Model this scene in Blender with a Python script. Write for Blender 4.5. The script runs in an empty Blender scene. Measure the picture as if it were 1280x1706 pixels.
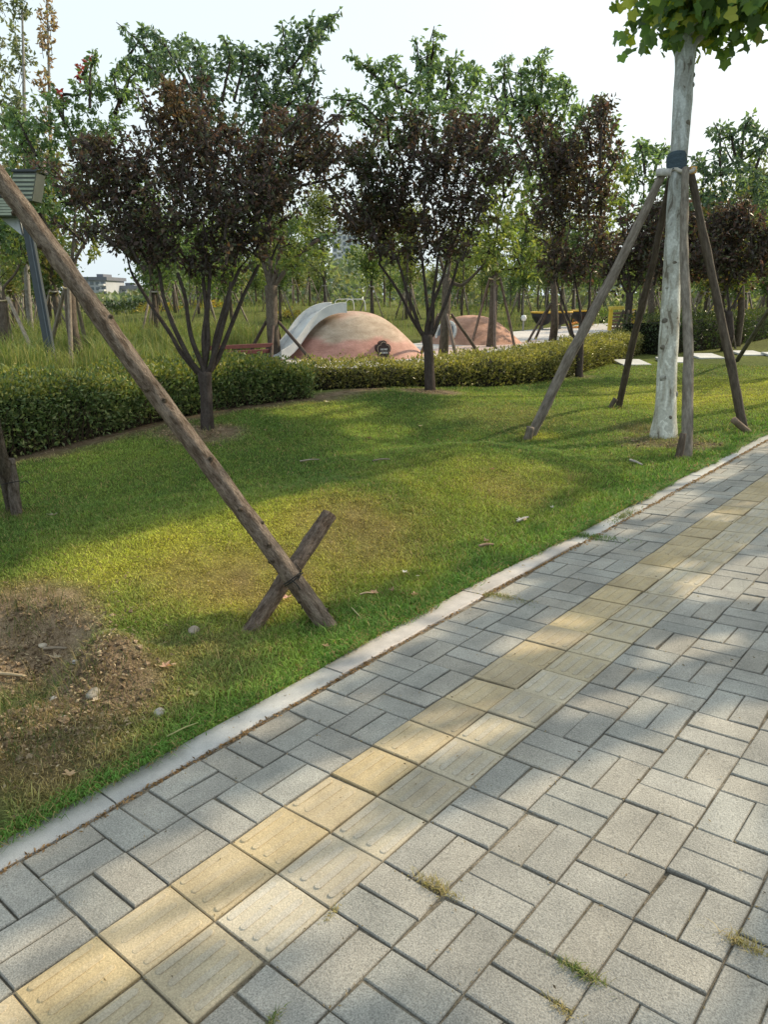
import bpy, math, random
import numpy as np
from mathutils import Vector, Matrix

random.seed(7)
rng = np.random.default_rng(11)
scene = bpy.context.scene
COL = scene.collection

# ------------------------------------------------------------------ camera frame
F = 1236.7                                   # focal length in photo pixels (1280 wide)
CAM = np.array([1.615989, -0.473532, 1.64179])
RT = np.array([0.754718, 0.656049, 0.000689])
UP = np.array([-0.185203, 0.212049, 0.959549])
FW = np.array([-0.629366, 0.724316, -0.28154])
RP = np.array([[0.996816, -0.000836, -0.079728], [-0.000836, 0.999781, -0.020929], [0.079728, 0.020929, 0.996597]])


def ray(px, py):
    return FW + RT * ((px - 640) / F) + UP * ((853 - py) / F)


def T(px, py, d):
    """survey point: direction (px, py) in the photo at distance d along the view axis"""
    return CAM + ray(px, py) * d


def sstep(a, b, x):
    t = np.clip((x - a) / (b - a), 0, 1)
    return t * t * (3 - 2 * t)


# ------------------------------------------------------------------ terrain
BUMPS = []     # x, y, sx, sy, h


def pave_z(x, y):
    return .08 * x + .021 * y


def curb_in(y):
    return np.interp(y, [-3, 0, 1.3, 2.8, 3.4, 4.0, 5.2, 8, 30], [-.482, -.483, -.492, -.515, -.49, -.465, -.455, -.44, -.42])


def H(x, y):
    x = np.asarray(x, float); y = np.asarray(y, float)
    edge = curb_in(y) - .135
    d = edge - x
    pz = pave_z(edge, np.minimum(y, 30)) + .012
    s = sstep(0, 2.2, d)
    b = np.zeros_like(x + y)
    for bx, by, sx, sy, h, pw_ in BUMPS:
        b = b + h * np.exp(-(((x - bx) / sx) ** 2 + ((y - by) / sy) ** 2) ** pw_)
    z = (1 - s) * pz + b * sstep(0.05, .9, d)
    under = pave_z(x, np.minimum(y, 30)) - .07
    return np.where(d < -.02, np.where(x > 5.2, pave_z(5.2, np.minimum(y, 30)), under), z)


def gp(px, py, dmax=300):
    """ground point seen in direction (px, py)"""
    v = ray(px, py)
    prev = 1.0
    d = 1.0
    while d < dmax:
        p = CAM + v * d
        if p[2] < float(H(p[0], p[1])):
            a, b = prev, d
            for _ in range(24):
                m = (a + b) / 2
                q = CAM + v * m
                if q[2] < float(H(q[0], q[1])): b = m
                else: a = m
            return CAM + v * b
        prev = d
        d += max(.04, d * .008)
    return CAM + v * dmax


def add_bump(px, py, sx, sy, h, p_=1.):
    p = CAM + ray(px, py) * (-CAM[2] / ray(px, py)[2])
    BUMPS.append((p[0], p[1], sx, sy, h, p_))


add_bump(600, 690, 2.4, 3.0, .26)     # big mound in front of the hedge
add_bump(330, 740, 1.6, 2.2, .10)
add_bump(560, 865, .75, 1.0, .21)     # near swell
add_bump(780, 790, .8, 1.0, .25)
add_bump(960, 700, 1.0, 1.6, .08)
add_bump(720, 735, 1.2, 1.0, -.13)
add_bump(1060, 712, .55, .6, .07)
add_bump(1230, 660, 1.0, 2.0, .05)
add_bump(280, 900, .7, .7, .05)
add_bump(-15, 1085, .58, .40, -.20, 3.)    # planting pit
add_bump(172, 1112, .25, .21, .17, 1.6)    # spoil heap beside it
add_bump(60, 1210, .35, .30, .05)
_h = T(400, 500, 45); BUMPS.append((_h[0], _h[1], 9, 9, .8, 1.))
_h = T(700, 505, 50); BUMPS.append((_h[0], _h[1], 12, 9, .6, 1.))
_h = T(1180, 500, 60); BUMPS.append((_h[0], _h[1], 14, 12, .9, 1.))


def gd(px, d):
    """ground point below direction px at distance d"""
    q = T(px, 500, d)
    return np.array([q[0], q[1], float(H(q[0], q[1]))])


# ------------------------------------------------------------------ mesh builder
class MB:
    def __init__(self):
        self.v = []; self.c = []; self.l = []; self.q = []; self.t = []; self.n = 0
        self.poly = []

    def add(self, v, quads=None, tris=None, col=(1, 1, 1), polys=None, loc=None):
        v = np.asarray(v, float).reshape(-1, 3)
        self.l.append(v if loc is None else np.asarray(loc, float).reshape(-1, 3))
        c = np.asarray(col, float)
        if c.ndim == 1: c = np.tile(c, (len(v), 1))
        self.v.append(v); self.c.append(c)
        if quads is not None and len(quads): self.q.append(np.asarray(quads, np.int64).reshape(-1, 4) + self.n)
        if tris is not None and len(tris): self.t.append(np.asarray(tris, np.int64).reshape(-1, 3) + self.n)
        if polys is not None:
            for p in polys: self.poly.append([i + self.n for i in p])
        self.n += len(v)

    def build(self, name, mat, parent=None, smooth=False, origin=None):
        me = bpy.data.meshes.new(name)
        v = np.concatenate(self.v); c = np.concatenate(self.c)
        if origin is not None: v = v - np.asarray(origin)
        q = np.concatenate(self.q) if self.q else np.zeros((0, 4), np.int64)
        t = np.concatenate(self.t) if self.t else np.zeros((0, 3), np.int64)
        pl = [np.asarray(p) for p in self.poly]
        loops = np.concatenate([q.ravel(), t.ravel()] + pl) if pl else np.concatenate([q.ravel(), t.ravel()])
        sizes = np.concatenate([np.full(len(q), 4), np.full(len(t), 3), np.array([len(p) for p in pl], int)]).astype(np.int64)
        starts = np.concatenate([[0], np.cumsum(sizes)[:-1]]) if len(sizes) else np.zeros(0)
        me.vertices.add(len(v)); me.vertices.foreach_set('co', v.astype(np.float32).ravel())
        me.loops.add(len(loops)); me.loops.foreach_set('vertex_index', loops.astype(np.int32))
        me.polygons.add(len(sizes)); me.polygons.foreach_set('loop_start', starts.astype(np.int32))
        me.polygons.foreach_set('loop_total', sizes.astype(np.int32))
        me.update(calc_edges=True); me.validate()
        at = me.attributes.new('Col', 'FLOAT_COLOR', 'POINT')
        at.data.foreach_set('color', np.concatenate([c, np.ones((len(c), 1))], 1).astype(np.float32).ravel())
        la = me.attributes.new('Loc', 'FLOAT_VECTOR', 'POINT'); la.data.foreach_set('vector', np.concatenate(self.l).astype(np.float32).ravel())
        me.polygons.foreach_set('use_smooth', np.full(len(me.polygons), bool(smooth)))
        me.materials.append(mat)
        o = bpy.data.objects.new(name, me); COL.objects.link(o)
        if parent is not None: o.parent = parent
        return o


def unit(a):
    a = np.asarray(a, float)
    return a / (np.linalg.norm(a, axis=-1, keepdims=True) + 1e-12)


def tube(mb, pts, rad, n=8, col=(1, 1, 1), lump=0., caps=True, sub=1, seed=0):
    pts = np.asarray(pts, float); rad = np.broadcast_to(np.asarray(rad, float), (len(pts),)).copy()
    if sub > 1:
        s = np.concatenate([[0], np.cumsum(np.linalg.norm(np.diff(pts, axis=0), axis=1))])
        k = (len(pts) - 1) * sub + 1
        u = np.linspace(0, s[-1], k)
        if len(pts) > 2:   # catmull-rom style smoothing
            P = np.stack([np.interp(u, s, pts[:, i]) for i in range(3)], 1)
            for _ in range(max(1, sub // 2)):
                P[1:-1] = (P[:-2] + 2 * P[1:-1] + P[2:]) / 4
        else:
            P = np.stack([np.interp(u, s, pts[:, i]) for i in range(3)], 1)
        rad = np.interp(u, s, rad); pts = P
    m = len(pts)
    tan = unit(np.gradient(pts, axis=0))
    ref = np.array([0, 0, 1.]) if abs(tan[0][2]) < .9 else np.array([1., 0, 0])
    a = unit(np.cross(tan[0], ref)); A = [a]
    for i in range(1, m):
        a = A[-1] - tan[i] * (A[-1] @ tan[i]); A.append(unit(a))
    A = np.array(A); B = np.cross(tan, A)
    th = np.linspace(0, 2 * math.pi, n, endpoint=False)
    rr = np.repeat(rad[:, None], n, 1)
    if lump:
        g = np.random.default_rng(seed + 5)
        R0 = g.normal(size=(m, n))
        for _ in range(2):
            R0 = (R0 + np.roll(R0, 1, 1) + np.roll(R0, -1, 1)) / 3 * 1.4
            R0[1:-1] = (R0[:-2] + R0[1:-1] + R0[2:]) / 3 * 1.4
        rr = rr * (1 + lump * R0)
    V = pts[:, None, :] + (A[:, None, :] * np.cos(th)[None, :, None] + B[:, None, :] * np.sin(th)[None, :, None]) * rr[:, :, None]
    V = V.reshape(-1, 3)
    i = np.arange(m - 1)[:, None] * n; j = np.arange(n)[None, :]; j2 = (j + 1) % n
    Q = np.stack([i + j, i + j2, i + n + j2, i + n + j], -1).reshape(-1, 4)
    polys = [list(range(n))[::-1], [(m - 1) * n + k for k in range(n)]] if caps else None
    sl = np.concatenate([[0], np.cumsum(np.linalg.norm(np.diff(pts, axis=0), axis=1))])
    r0 = rad.mean(); L = np.stack([np.broadcast_to(r0 * np.cos(th)[None] + seed * .37, (m, n)), np.broadcast_to(r0 * np.sin(th)[None], (m, n)), np.broadcast_to(sl[:, None], (m, n))], -1)
    mb.add(V, quads=Q, col=col, polys=polys, loc=L)


def blades(mb, b, th, h, lean, w, col, mid=(.4, .68), flat=1.):
    """bent two-part grass blades rooted at b"""
    n = len(b); up = np.array([0, 0, 1.])
    ld = np.stack([np.cos(th), np.sin(th), np.zeros(n)], 1); sd = np.stack([-np.sin(th), np.cos(th), np.zeros(n)], 1)
    tw = rng.normal(0, .6, n); sd = sd * np.cos(tw)[:, None] + ld * np.sin(tw)[:, None]
    V = np.empty((n, 5, 3)); w = w[:, None]
    V[:, 0] = b - sd * w; V[:, 1] = b + sd * w
    m_ = b + ld * (h * lean * mid[0])[:, None] + up * (h * mid[1])[:, None]
    V[:, 2] = m_ + sd * w * .8; V[:, 3] = m_ - sd * w * .8
    V[:, 4] = b + ld * (h * lean)[:, None] + up * (h * flat)[:, None]
    i = np.arange(n)[:, None] * 5
    mb.add(V.reshape(-1, 3), quads=i + np.array([[0, 1, 2, 3]]), tris=i + np.array([[3, 2, 4]]), col=np.repeat(np.clip(col, 0, .9), 5, 0))


def box(mb, c, sx, sy, sz, X=None, Y=None, Z=None, col=(1, 1, 1), bev=0.):
    """box about centre c with half sizes sx, sy, sz along X, Y, Z"""
    X = np.array([1., 0, 0]) if X is None else unit(X); Z = np.array([0, 0, 1.]) if Z is None else unit(Z)
    Y = unit(np.cross(Z, X)) if Y is None else unit(Y)
    c = np.asarray(c, float)
    if bev <= 0:
        s = np.array([[-1, -1, -1], [1, -1, -1], [1, 1, -1], [-1, 1, -1], [-1, -1, 1], [1, -1, 1], [1, 1, 1], [-1, 1, 1]], float)
        V = c + s[:, :1] * sx * X + s[:, 1:2] * sy * Y + s[:, 2:] * sz * Z
        mb.add(V, quads=[[3, 2, 1, 0], [4, 5, 6, 7], [0, 1, 5, 4], [1, 2, 6, 5], [2, 3, 7, 6], [3, 0, 4, 7]], col=col)
        return
    b = min(bev, sx * .9, sy * .9, sz * .9)
    ring = lambda x, y, z: [(-x, -y, z), (x, -y, z), (x, y, z), (-x, y, z)]
    L = ring(sx - b, sy - b, -sz) + ring(sx, sy, -sz + b) + ring(sx, sy, sz - b) + ring(sx - b, sy - b, sz)
    L = np.array(L); V = c + L[:, :1] * X + L[:, 1:2] * Y + L[:, 2:] * Z
    q = [[3, 2, 1, 0], [12, 13, 14, 15]]
    for k in range(3):
        for i in range(4):
            j = (i + 1) % 4
            q.append([k * 4 + i, k * 4 + j, k * 4 + 4 + j, k * 4 + 4 + i])
    mb.add(V, quads=q, col=col)


def leaves(mb, c, axis, size, col, width=.5, curl=.15, droop=0.):
    """one folded four-point leaf per row"""
    n = len(c)
    if n == 0: return
    a = unit(axis)
    rnd = unit(rng.normal(size=(n, 3)))
    b = unit(np.cross(a, rnd)); nn = np.cross(a, b)
    s = np.asarray(size)[:, None]
    V = np.empty((n, 4, 3))
    V[:, 0] = c
    V[:, 1] = c + a * s * .48 + b * s * width * .5 + nn * s * curl
    V[:, 2] = c + a * s - nn * s * curl * .6; V[:, 2, 2] -= droop * s[:, 0]
    V[:, 3] = c + a * s * .48 - b * s * width * .5 + nn * s * curl
    q = np.arange(n * 4).reshape(n, 4)
    mb.add(V.reshape(-1, 3), quads=q, col=np.repeat(col, 4, 0))


# ------------------------------------------------------------------ materials
def new_mat(name):
    m = bpy.data.materials.new(name); m.use_nodes = True
    nt = m.node_tree; nt.nodes.clear()
    out = nt.nodes.new('ShaderNodeOutputMaterial')
    return m, nt, out


def N(nt, typ, **kw):
    n = nt.nodes.new(typ)
    for k, v in kw.items():
        if k.startswith('i_'): n.inputs[k[2:].replace('_', ' ')].default_value = v
        else: setattr(n, k, v)
    return n


def leaf_mat(name, trans=.35, rough=.5, spec=.3, tcol=(1.5, 1.6, .7)):
    m, nt, out = new_mat(name)
    at = N(nt, 'ShaderNodeAttribute', attribute_name='Col')
    p = N(nt, 'ShaderNodeBsdfPrincipled', i_Roughness=rough)
    p.inputs['Specular IOR Level'].default_value = spec
    nt.links.new(at.outputs['Color'], p.inputs['Base Color'])
    tr = N(nt, 'ShaderNodeBsdfTranslucent')
    mul = N(nt, 'ShaderNodeMix', data_type='RGBA', blend_type='MULTIPLY')
    mul.inputs['Factor'].default_value = 1
    nt.links.new(at.outputs['Color'], mul.inputs[6]); mul.inputs[7].default_value = (*tcol, 1)
    nt.links.new(mul.outputs[2], tr.inputs['Color'])
    mx = N(nt, 'ShaderNodeMixShader'); mx.inputs[0].default_value = trans
    nt.links.new(p.outputs[0], mx.inputs[1]); nt.links.new(tr.outputs[0], mx.inputs[2])
    nt.links.new(mx.outputs[0], out.inputs[0])
    return m


def surf_mat(name, base=None, dark=None, scale=20., detail=8., rough=.85, spec=.25, bump=.3, bdist=.01, stretch=None, metal=0.,
             fine=None, fine_amt=.0, contrast=(.35, .65), slow=0., loc=False):
    """vertex colour (or base) broken up by noise, with bump"""
    m, nt, out = new_mat(name)
    p = N(nt, 'ShaderNodeBsdfPrincipled', i_Roughness=rough, i_Metallic=metal)
    p.inputs['Specular IOR Level'].default_value = spec
    tc = N(nt, 'ShaderNodeTexCoord'); mp = N(nt, 'ShaderNodeMapping')
    if loc: nt.links.new(N(nt, 'ShaderNodeAttribute', attribute_name='Loc').outputs['Vector'], mp.inputs[0])
    else: nt.links.new(tc.outputs['Object'], mp.inputs[0])
    if stretch: mp.inputs['Scale'].default_value = stretch
    nz = N(nt, 'ShaderNodeTexNoise', i_Scale=scale, i_Detail=detail, i_Roughness=.62)
    nt.links.new(mp.outputs[0], nz.inputs[0])
    rp = N(nt, 'ShaderNodeMapRange'); rp.inputs[1].default_value = contrast[0]; rp.inputs[2].default_value = contrast[1]
    nt.links.new(nz.outputs[0], rp.inputs[0])
    at = N(nt, 'ShaderNodeAttribute', attribute_name='Col')
    mx = N(nt, 'ShaderNodeMix', data_type='RGBA', blend_type='MIX')
    nt.links.new(rp.outputs[0], mx.inputs[0])
    if base is None:
        dk = N(nt, 'ShaderNodeMix', data_type='RGBA', blend_type='MULTIPLY'); dk.inputs[0].default_value = 1
        nt.links.new(at.outputs['Color'], dk.inputs[6]); dk.inputs[7].default_value = (*(dark or (.6, .6, .6)), 1)
        nt.links.new(dk.outputs[2], mx.inputs[6]); nt.links.new(at.outputs['Color'], mx.inputs[7])
    else:
        mx.inputs[6].default_value = (*dark, 1); mx.inputs[7].default_value = (*base, 1)
    last = mx.outputs[2]
    hsrc = nz.outputs[0]
    if fine:
        n2 = N(nt, 'ShaderNodeTexNoise', i_Scale=fine, i_Detail=3., i_Roughness=.7)
        nt.links.new(mp.outputs[0], n2.inputs[0])
        r2 = N(nt, 'ShaderNodeMapRange'); r2.inputs[1].default_value = .3; r2.inputs[2].default_value = .7
        r2.inputs[3].default_value = 1 - fine_amt; r2.inputs[4].default_value = 1 + fine_amt
        nt.links.new(n2.outputs[0], r2.inputs[0])
        m2 = N(nt, 'ShaderNodeMix', data_type='RGBA', blend_type='MULTIPLY'); m2.inputs[0].default_value = 1
        nt.links.new(last, m2.inputs[6]); nt.links.new(r2.outputs[0], m2.inputs[7]); last = m2.outputs[2]
        ad = N(nt, 'ShaderNodeMath', operation='ADD'); nt.links.new(nz.outputs[0], ad.inputs[0]); nt.links.new(n2.outputs[0], ad.inputs[1])
        hsrc = ad.outputs[0]
    if slow:
        n3 = N(nt, 'ShaderNodeTexNoise', i_Scale=slow, i_Detail=7., i_Roughness=.65)
        nt.links.new(mp.outputs[0], n3.inputs[0])
        r3 = N(nt, 'ShaderNodeMapRange'); r3.inputs[1].default_value = .36; r3.inputs[2].default_value = .62; r3.inputs[3].default_value = .80; r3.inputs[4].default_value = 1.06
        nt.links.new(n3.outputs[0], r3.inputs[0])
        m3 = N(nt, 'ShaderNodeMix', data_type='RGBA', blend_type='MULTIPLY'); m3.inputs[0].default_value = 1
        nt.links.new(last, m3.inputs[6]); nt.links.new(r3.outputs[0], m3.inputs[7]); last = m3.outputs[2]
    nt.links.new(last, p.inputs['Base Color'])
    if bump:
        bp = N(nt, 'ShaderNodeBump', i_Strength=bump, i_Distance=bdist)
        nt.links.new(hsrc, bp.inputs['Height']); nt.links.new(bp.outputs[0], p.inputs['Normal'])
    nt.links.new(p.outputs[0], out.inputs[0])
    return m


M = {}
M['leaf_green'] = leaf_mat('leaf_green', .38, .5, .3)
M['leaf_plum'] = leaf_mat('leaf_plum', .34, .45, .35, (1.7, 1.4, .85))
M['leaf_hedge'] = leaf_mat('leaf_hedge', .25, .35, .45)
M['leaf_plane'] = leaf_mat('leaf_plane', .5, .5, .25, (1.9, 2.0, .7))
M['grass'] = leaf_mat('grass_blade', .3, .6, .2, (1.4, 1.4, .8))
M['ground'] = surf_mat('ground', scale=9, detail=10, rough=.95, spec=.1, bump=.9, bdist=.03, dark=(.5, .48, .42), fine=90, fine_amt=.45)
M['brick'] = surf_mat('paving_brick', scale=4.5, detail=12, rough=.85, spec=.3, bump=.8, bdist=.004, dark=(.74, .75, .76), fine=215, fine_amt=.46, slow=1.7)
M['tactile'] = surf_mat('tactile_tile', scale=5, detail=12, rough=.85, spec=.3, bump=.6, bdist=.003, dark=(.76, .75, .73), fine=190, fine_amt=.26, slow=2.2)
M['joint'] = surf_mat('joint_sand', scale=30, rough=.95, spec=.1, bump=.7, bdist=.006, dark=(.45, .45, .42), fine=180, fine_amt=.4)
M['granite'] = surf_mat('granite_kerb', slow=3., scale=5, rough=.75, spec=.35, bump=.35, bdist=.003, dark=(.74, .75, .76), fine=300, fine_amt=.22)
M['bark_rough'] = surf_mat('rough_bark', scale=34, detail=9, rough=.92, spec=.12, bump=1., bdist=.03, dark=(.42, .38, .35), fine=150, fine_amt=.4, stretch=(1, 1, .32), loc=True, contrast=(.38, .60))
M['bark_dark'] = surf_mat('dark_bark', loc=True, stretch=(1, 1, .5), scale=16, rough=.9, spec=.15, bump=.8, bdist=.01, dark=(.55, .5, .48), fine=70, fine_amt=.3)
M['pole'] = surf_mat('pole_wood', loc=True, stretch=(1, 1, .25), scale=22, rough=.85, spec=.2, bump=.6, bdist=.008, dark=(.5, .47, .45), fine=60, fine_amt=.3)
M['wrap'] = surf_mat('wrap_cloth', scale=30, rough=.9, spec=.1, bump=.6, bdist=.01, dark=(.6, .6, .65), stretch=(1, 1, 6))
M['strap'] = surf_mat('strap', scale=20, rough=.8, bump=.3, dark=(.7, .7, .7))
M['wire'] = surf_mat('wire', base=(.03, .03, .03), dark=(.015, .015, .015), rough=.6, bump=0)
M['dome'] = surf_mat('dome_render', scale=2.2, detail=9, rough=.9, spec=.15, bump=.5, bdist=.02, dark=(.66, .62, .58), stretch=(1, 1, 2.2), fine=26, fine_amt=.14)
M['steel'] = surf_mat('slide_steel', base=(.74, .75, .76), dark=(.58, .60, .62), scale=3, rough=.4, spec=.5, bump=.05, metal=.35)
M['white_paint'] = surf_mat('white_paint', base=(.78, .78, .76), dark=(.62, .62, .6), scale=8, rough=.5, bump=.05)
M['plain'] = surf_mat('painted', scale=8, rough=.6, spec=.35, bump=.1, dark=(.8, .8, .8))
M['metal_dark'] = surf_mat('lamp_metal', scale=6, rough=.5, spec=.4, bump=.05, dark=(.8, .8, .82))
M['concrete'] = surf_mat('pale_concrete', scale=1.2, rough=.85, bump=.2, dark=(.8, .8, .8), fine=30, fine_amt=.12)
M['wall'] = surf_mat('facade', scale=.3, rough=.9, bump=0, dark=(.85, .85, .86))
M['glass'] = surf_mat('window_glass', base=(.16, .19, .22), dark=(.10, .12, .14), scale=.5, rough=.25, spec=.5, bump=0)
M['stone'] = surf_mat('pebble', scale=20, rough=.85, bump=.4, bdist=.005, dark=(.7, .68, .66))
M['asphalt'] = surf_mat('asphalt', base=(.06, .06, .06), dark=(.04, .04, .042), scale=60, rough=.9, bump=.4)


def plane_bark():
    m, nt, out = new_mat('plane_bark')
    p = N(nt, 'ShaderNodeBsdfPrincipled', i_Roughness=.8); p.inputs['Specular IOR Level'].default_value = .2
    tc = N(nt, 'ShaderNodeTexCoord'); mp = N(nt, 'ShaderNodeMapping'); mp.inputs['Scale'].default_value = (1.3, 1.3, .42)
    nt.links.new(N(nt, 'ShaderNodeAttribute', attribute_name='Loc').outputs['Vector'], mp.inputs[0])
    nz = N(nt, 'ShaderNodeTexNoise', i_Scale=8., i_Detail=2.2, i_Roughness=.45, i_Distortion=1.0); nt.links.new(mp.outputs[0], nz.inputs[0])
    cr = N(nt, 'ShaderNodeValToRGB'); cr.color_ramp.interpolation = 'CONSTANT'
    e = cr.color_ramp.elements
    e[0].position = 0; e[0].color = (.15, .135, .11, 1)
    e[1].position = .33; e[1].color = (.30, .295, .26, 1)
    for pos, c in ((.46, (.37, .375, .345, 1)), (.575, (.49, .50, .47, 1))):
        x = e.new(pos); x.color = c
    nt.links.new(nz.outputs[0], cr.inputs[0])
    n2 = N(nt, 'ShaderNodeTexNoise', i_Scale=40., i_Detail=6.); nt.links.new(tc.outputs['Object'], n2.inputs[0])
    r2 = N(nt, 'ShaderNodeMapRange'); r2.inputs[1].default_value = .3; r2.inputs[2].default_value = .7; r2.inputs[3].default_value = .80; r2.inputs[4].default_value = 1.14
    nt.links.new(n2.outputs[0], r2.inputs[0])
    at = N(nt, 'ShaderNodeAttribute', attribute_name='Col')
    m0 = N(nt, 'ShaderNodeMix', data_type='RGBA', blend_type='MULTIPLY'); m0.inputs[0].default_value = 1
    nt.links.new(cr.outputs[0], m0.inputs[6]); nt.links.new(at.outputs['Color'], m0.inputs[7])
    m2 = N(nt, 'ShaderNodeMix', data_type='RGBA', blend_type='MULTIPLY'); m2.inputs[0].default_value = 1
    nt.links.new(m0.outputs[2], m2.inputs[6]); nt.links.new(r2.outputs[0], m2.inputs[7])
    nt.links.new(m2.outputs[2], p.inputs['Base Color'])
    bp = N(nt, 'ShaderNodeBump', i_Strength=.5, i_Distance=.01); nt.links.new(n2.outputs[0], bp.inputs['Height']); nt.links.new(bp.outputs[0], p.inputs['Normal'])
    nt.links.new(p.outputs[0], out.inputs[0])
    return m


M['bark_plane'] = plane_bark()


# ------------------------------------------------------------------ tagging
def tag(o, label=None, cat=None, group=None, kind=None):
    if label: o['label'] = label
    if cat: o['category'] = cat
    if group: o['group'] = group
    if kind: o['kind'] = kind
    return o


def thing(name, loc, label, cat, group=None, rz=0.):
    o = bpy.data.objects.new(name, None); COL.objects.link(o)
    o.location = [float(v) for v in loc]; o.rotation_euler = (0, 0, rz); o.empty_display_size = .3
    return tag(o, label, cat, group)


def part(mb, name, mat, root, smooth=False):
    return mb.build(name, mat, root, smooth, origin=np.array(root.location) if root.parent is None else np.array(root.parent.location))


# ------------------------------------------------------------------ ground colouring
def gz(px, py): return gp(px, py)[:2]


ZDRY_SUN = [(gz(*p), r, a) for p, r, a in [  # dry patches and painted sun patches, both yellow in the lawn colour
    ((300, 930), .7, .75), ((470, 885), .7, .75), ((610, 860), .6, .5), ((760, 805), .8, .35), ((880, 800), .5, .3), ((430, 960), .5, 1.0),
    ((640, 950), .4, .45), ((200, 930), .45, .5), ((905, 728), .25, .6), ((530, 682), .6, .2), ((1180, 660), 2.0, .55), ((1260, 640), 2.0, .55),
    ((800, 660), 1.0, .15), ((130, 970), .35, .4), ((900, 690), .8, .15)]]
ZBROWN = [(gz(*p), r, a) for p, r, a in [
    ((420, 960), .42, .75), ((330, 960), .4, .5), ((590, 880), .5, .55), ((650, 850), .3, .3), ((300, 1110), .35, .5), ((60, 1230), .42, .9), ((150, 1180), .3, .8),
    ((840, 690), .8, .2), ((0, 1000), .3, .8), ((90, 1010), .22, .7), ((860, 815), .4, .3), ((250, 1140), .3, .5)]]
ZSOIL = [(gz(*p), r, a) for p, r, a in [
    ((10, 1085), .46, 1.25), ((75, 1105), .30, 1.1), ((170, 1120), .25, 1.1), ((60, 1200), .22, .5), ((130, 1190), .16, .5), ((345, 722), .42, .9), ((300, 718), .35, .7), ((717, 652), .5, .9),
    ((1100, 735), .45, .5), ((1160, 742), .28, .6), ((1060, 715), .3, .5), ((0, 1130), .25, .7), ((110, 1250), .2, .3), ((965, 628), .35, .4)]]


def field(Z, x, y, hard=1.4):
    f = np.zeros_like(x)
    for (c, r, a) in Z:
        f = np.maximum(f, a * np.exp(-(((x - c[0]) ** 2 + (y - c[1]) ** 2) / r ** 2) ** hard))
    return f


_ph = rng.uniform(0, 6.28, (24, 3)); _fr = rng.normal(size=(24, 2))


def wob(x, y, sc, k0=0):
    s = np.zeros_like(x)
    for k in range(12):
        s = s + np.sin(_fr[k + k0 % 12][0] * x * sc + _fr[k + k0 % 12][1] * y * sc + _ph[k + k0 % 12][0])
    return s / 12 * 1.8


HEDGE_N = [(-80, 664), (0, 655), (150, 640), (270, 626), (400, 616), (520, 609)]     # front top edge of the hedges
HEDGE_M = [(520, 609), (620, 606), (750, 600), (850, 592), (950, 580), (1050, 560), (1108, 546)]
HEDGE_R = [(1113, 534), (1150, 532), (1215, 529), (1290, 522), (1400, 512)]


def onz(px, py, z):
    v = ray(px, py); return CAM + v * ((z - CAM[2]) / v[2])


HL_N = np.array([onz(px, py, .72) for px, py in HEDGE_N]); HL_M = np.array([onz(px, py, .60) for px, py in HEDGE_M]); HL_R = np.array([onz(px, py, .95) for px, py in HEDGE_R])
HALL = np.concatenate([HL_N, HL_M[1:]])[:, :2]


def seg_dist(x, y, L):
    d = np.full(x.shape, 1e9)
    for a, b in zip(L[:-1], L[1:]):
        ab = b - a; t = np.clip(((x - a[0]) * ab[0] + (y - a[1]) * ab[1]) / (ab @ ab), 0, 1)
        d = np.minimum(d, np.hypot(x - a[0] - ab[0] * t, y - a[1] - ab[1] * t))
    return d


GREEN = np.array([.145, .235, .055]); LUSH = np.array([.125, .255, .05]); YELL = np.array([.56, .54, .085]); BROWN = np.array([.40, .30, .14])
SOIL = np.array([.58, .43, .29]); SOILD = np.array([.20, .15, .105])


def gcol(x, y):
    """albedo and soil fraction of the lawn at x, y"""
    x = np.asarray(x, float); y = np.asarray(y, float)
    w = wob(x, y, 1.6); w2 = wob(x, y, 5.5, 12); w3 = wob(x, y, 13, 6)
    dry = np.clip(field(ZDRY_SUN, x, y) * .97 * (1 + .35 * w2) + .14 * w + .08 * w3 + .05, 0, 1)  # dryness together with the painted sun patches
    br = np.clip(field(ZBROWN, x, y) * (1 + .5 * w3) + .05 * w2, 0, 1)
    so = np.clip(field(ZSOIL, x, y, 2.6) * (1 + .35 * w3 + .25 * w2), 0, 1)
    hd = seg_dist(x, y, HALL)
    so = np.maximum(so, np.clip(1.15 - hd / (.42 + .2 * w2), 0, 1) * (y < 8.5))
    e = curb_in(y) - .135 - x
    lush = np.clip(1.2 - e / .55, 0, 1) * (1 - np.clip(field(ZBROWN, x, y), 0, 1))
    far = sstep(14, 26, np.hypot(x - CAM[0], y - CAM[1]))
    c = GREEN[None] * (1 + .22 * w[:, None])
    c = c + (LUSH - GREEN)[None] * (lush * .8)[:, None]
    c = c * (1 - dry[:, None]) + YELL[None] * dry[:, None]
    c = c * (1 - br[:, None]) + BROWN[None] * br[:, None]
    fc = np.array([.20, .23, .06])[None] * (1 + .25 * w[:, None])
    c = c * (1 - far[:, None]) + fc * far[:, None]
    pit_tan = .5 + .5 * np.clip(field([ZSOIL[0], ZSOIL[1]], x, y), 0, 1)  # tan pit earth, brightened in colour for sun on its floor
    sc = SOILD[None] * (1 - pit_tan[:, None]) + SOIL[None] * pit_tan[:, None]
    c2 = c * (1 - so[:, None]) + sc * so[:, None]
    return np.clip(c2, .005, .8), so, dry, br, lush


def graded(a, b, fine0, fine1, step):
    mid = np.arange(fine0, fine1 + 1e-6, step)
    lo = []; s = step; v = fine0
    while v > a: s *= 1.18; v -= s; lo.append(max(v, a))
    hi = []; s = step; v = mid[-1]
    while v < b: s *= 1.18; v += s; hi.append(min(v, b))
    return np.array(lo[::-1] + list(mid) + hi)


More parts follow.
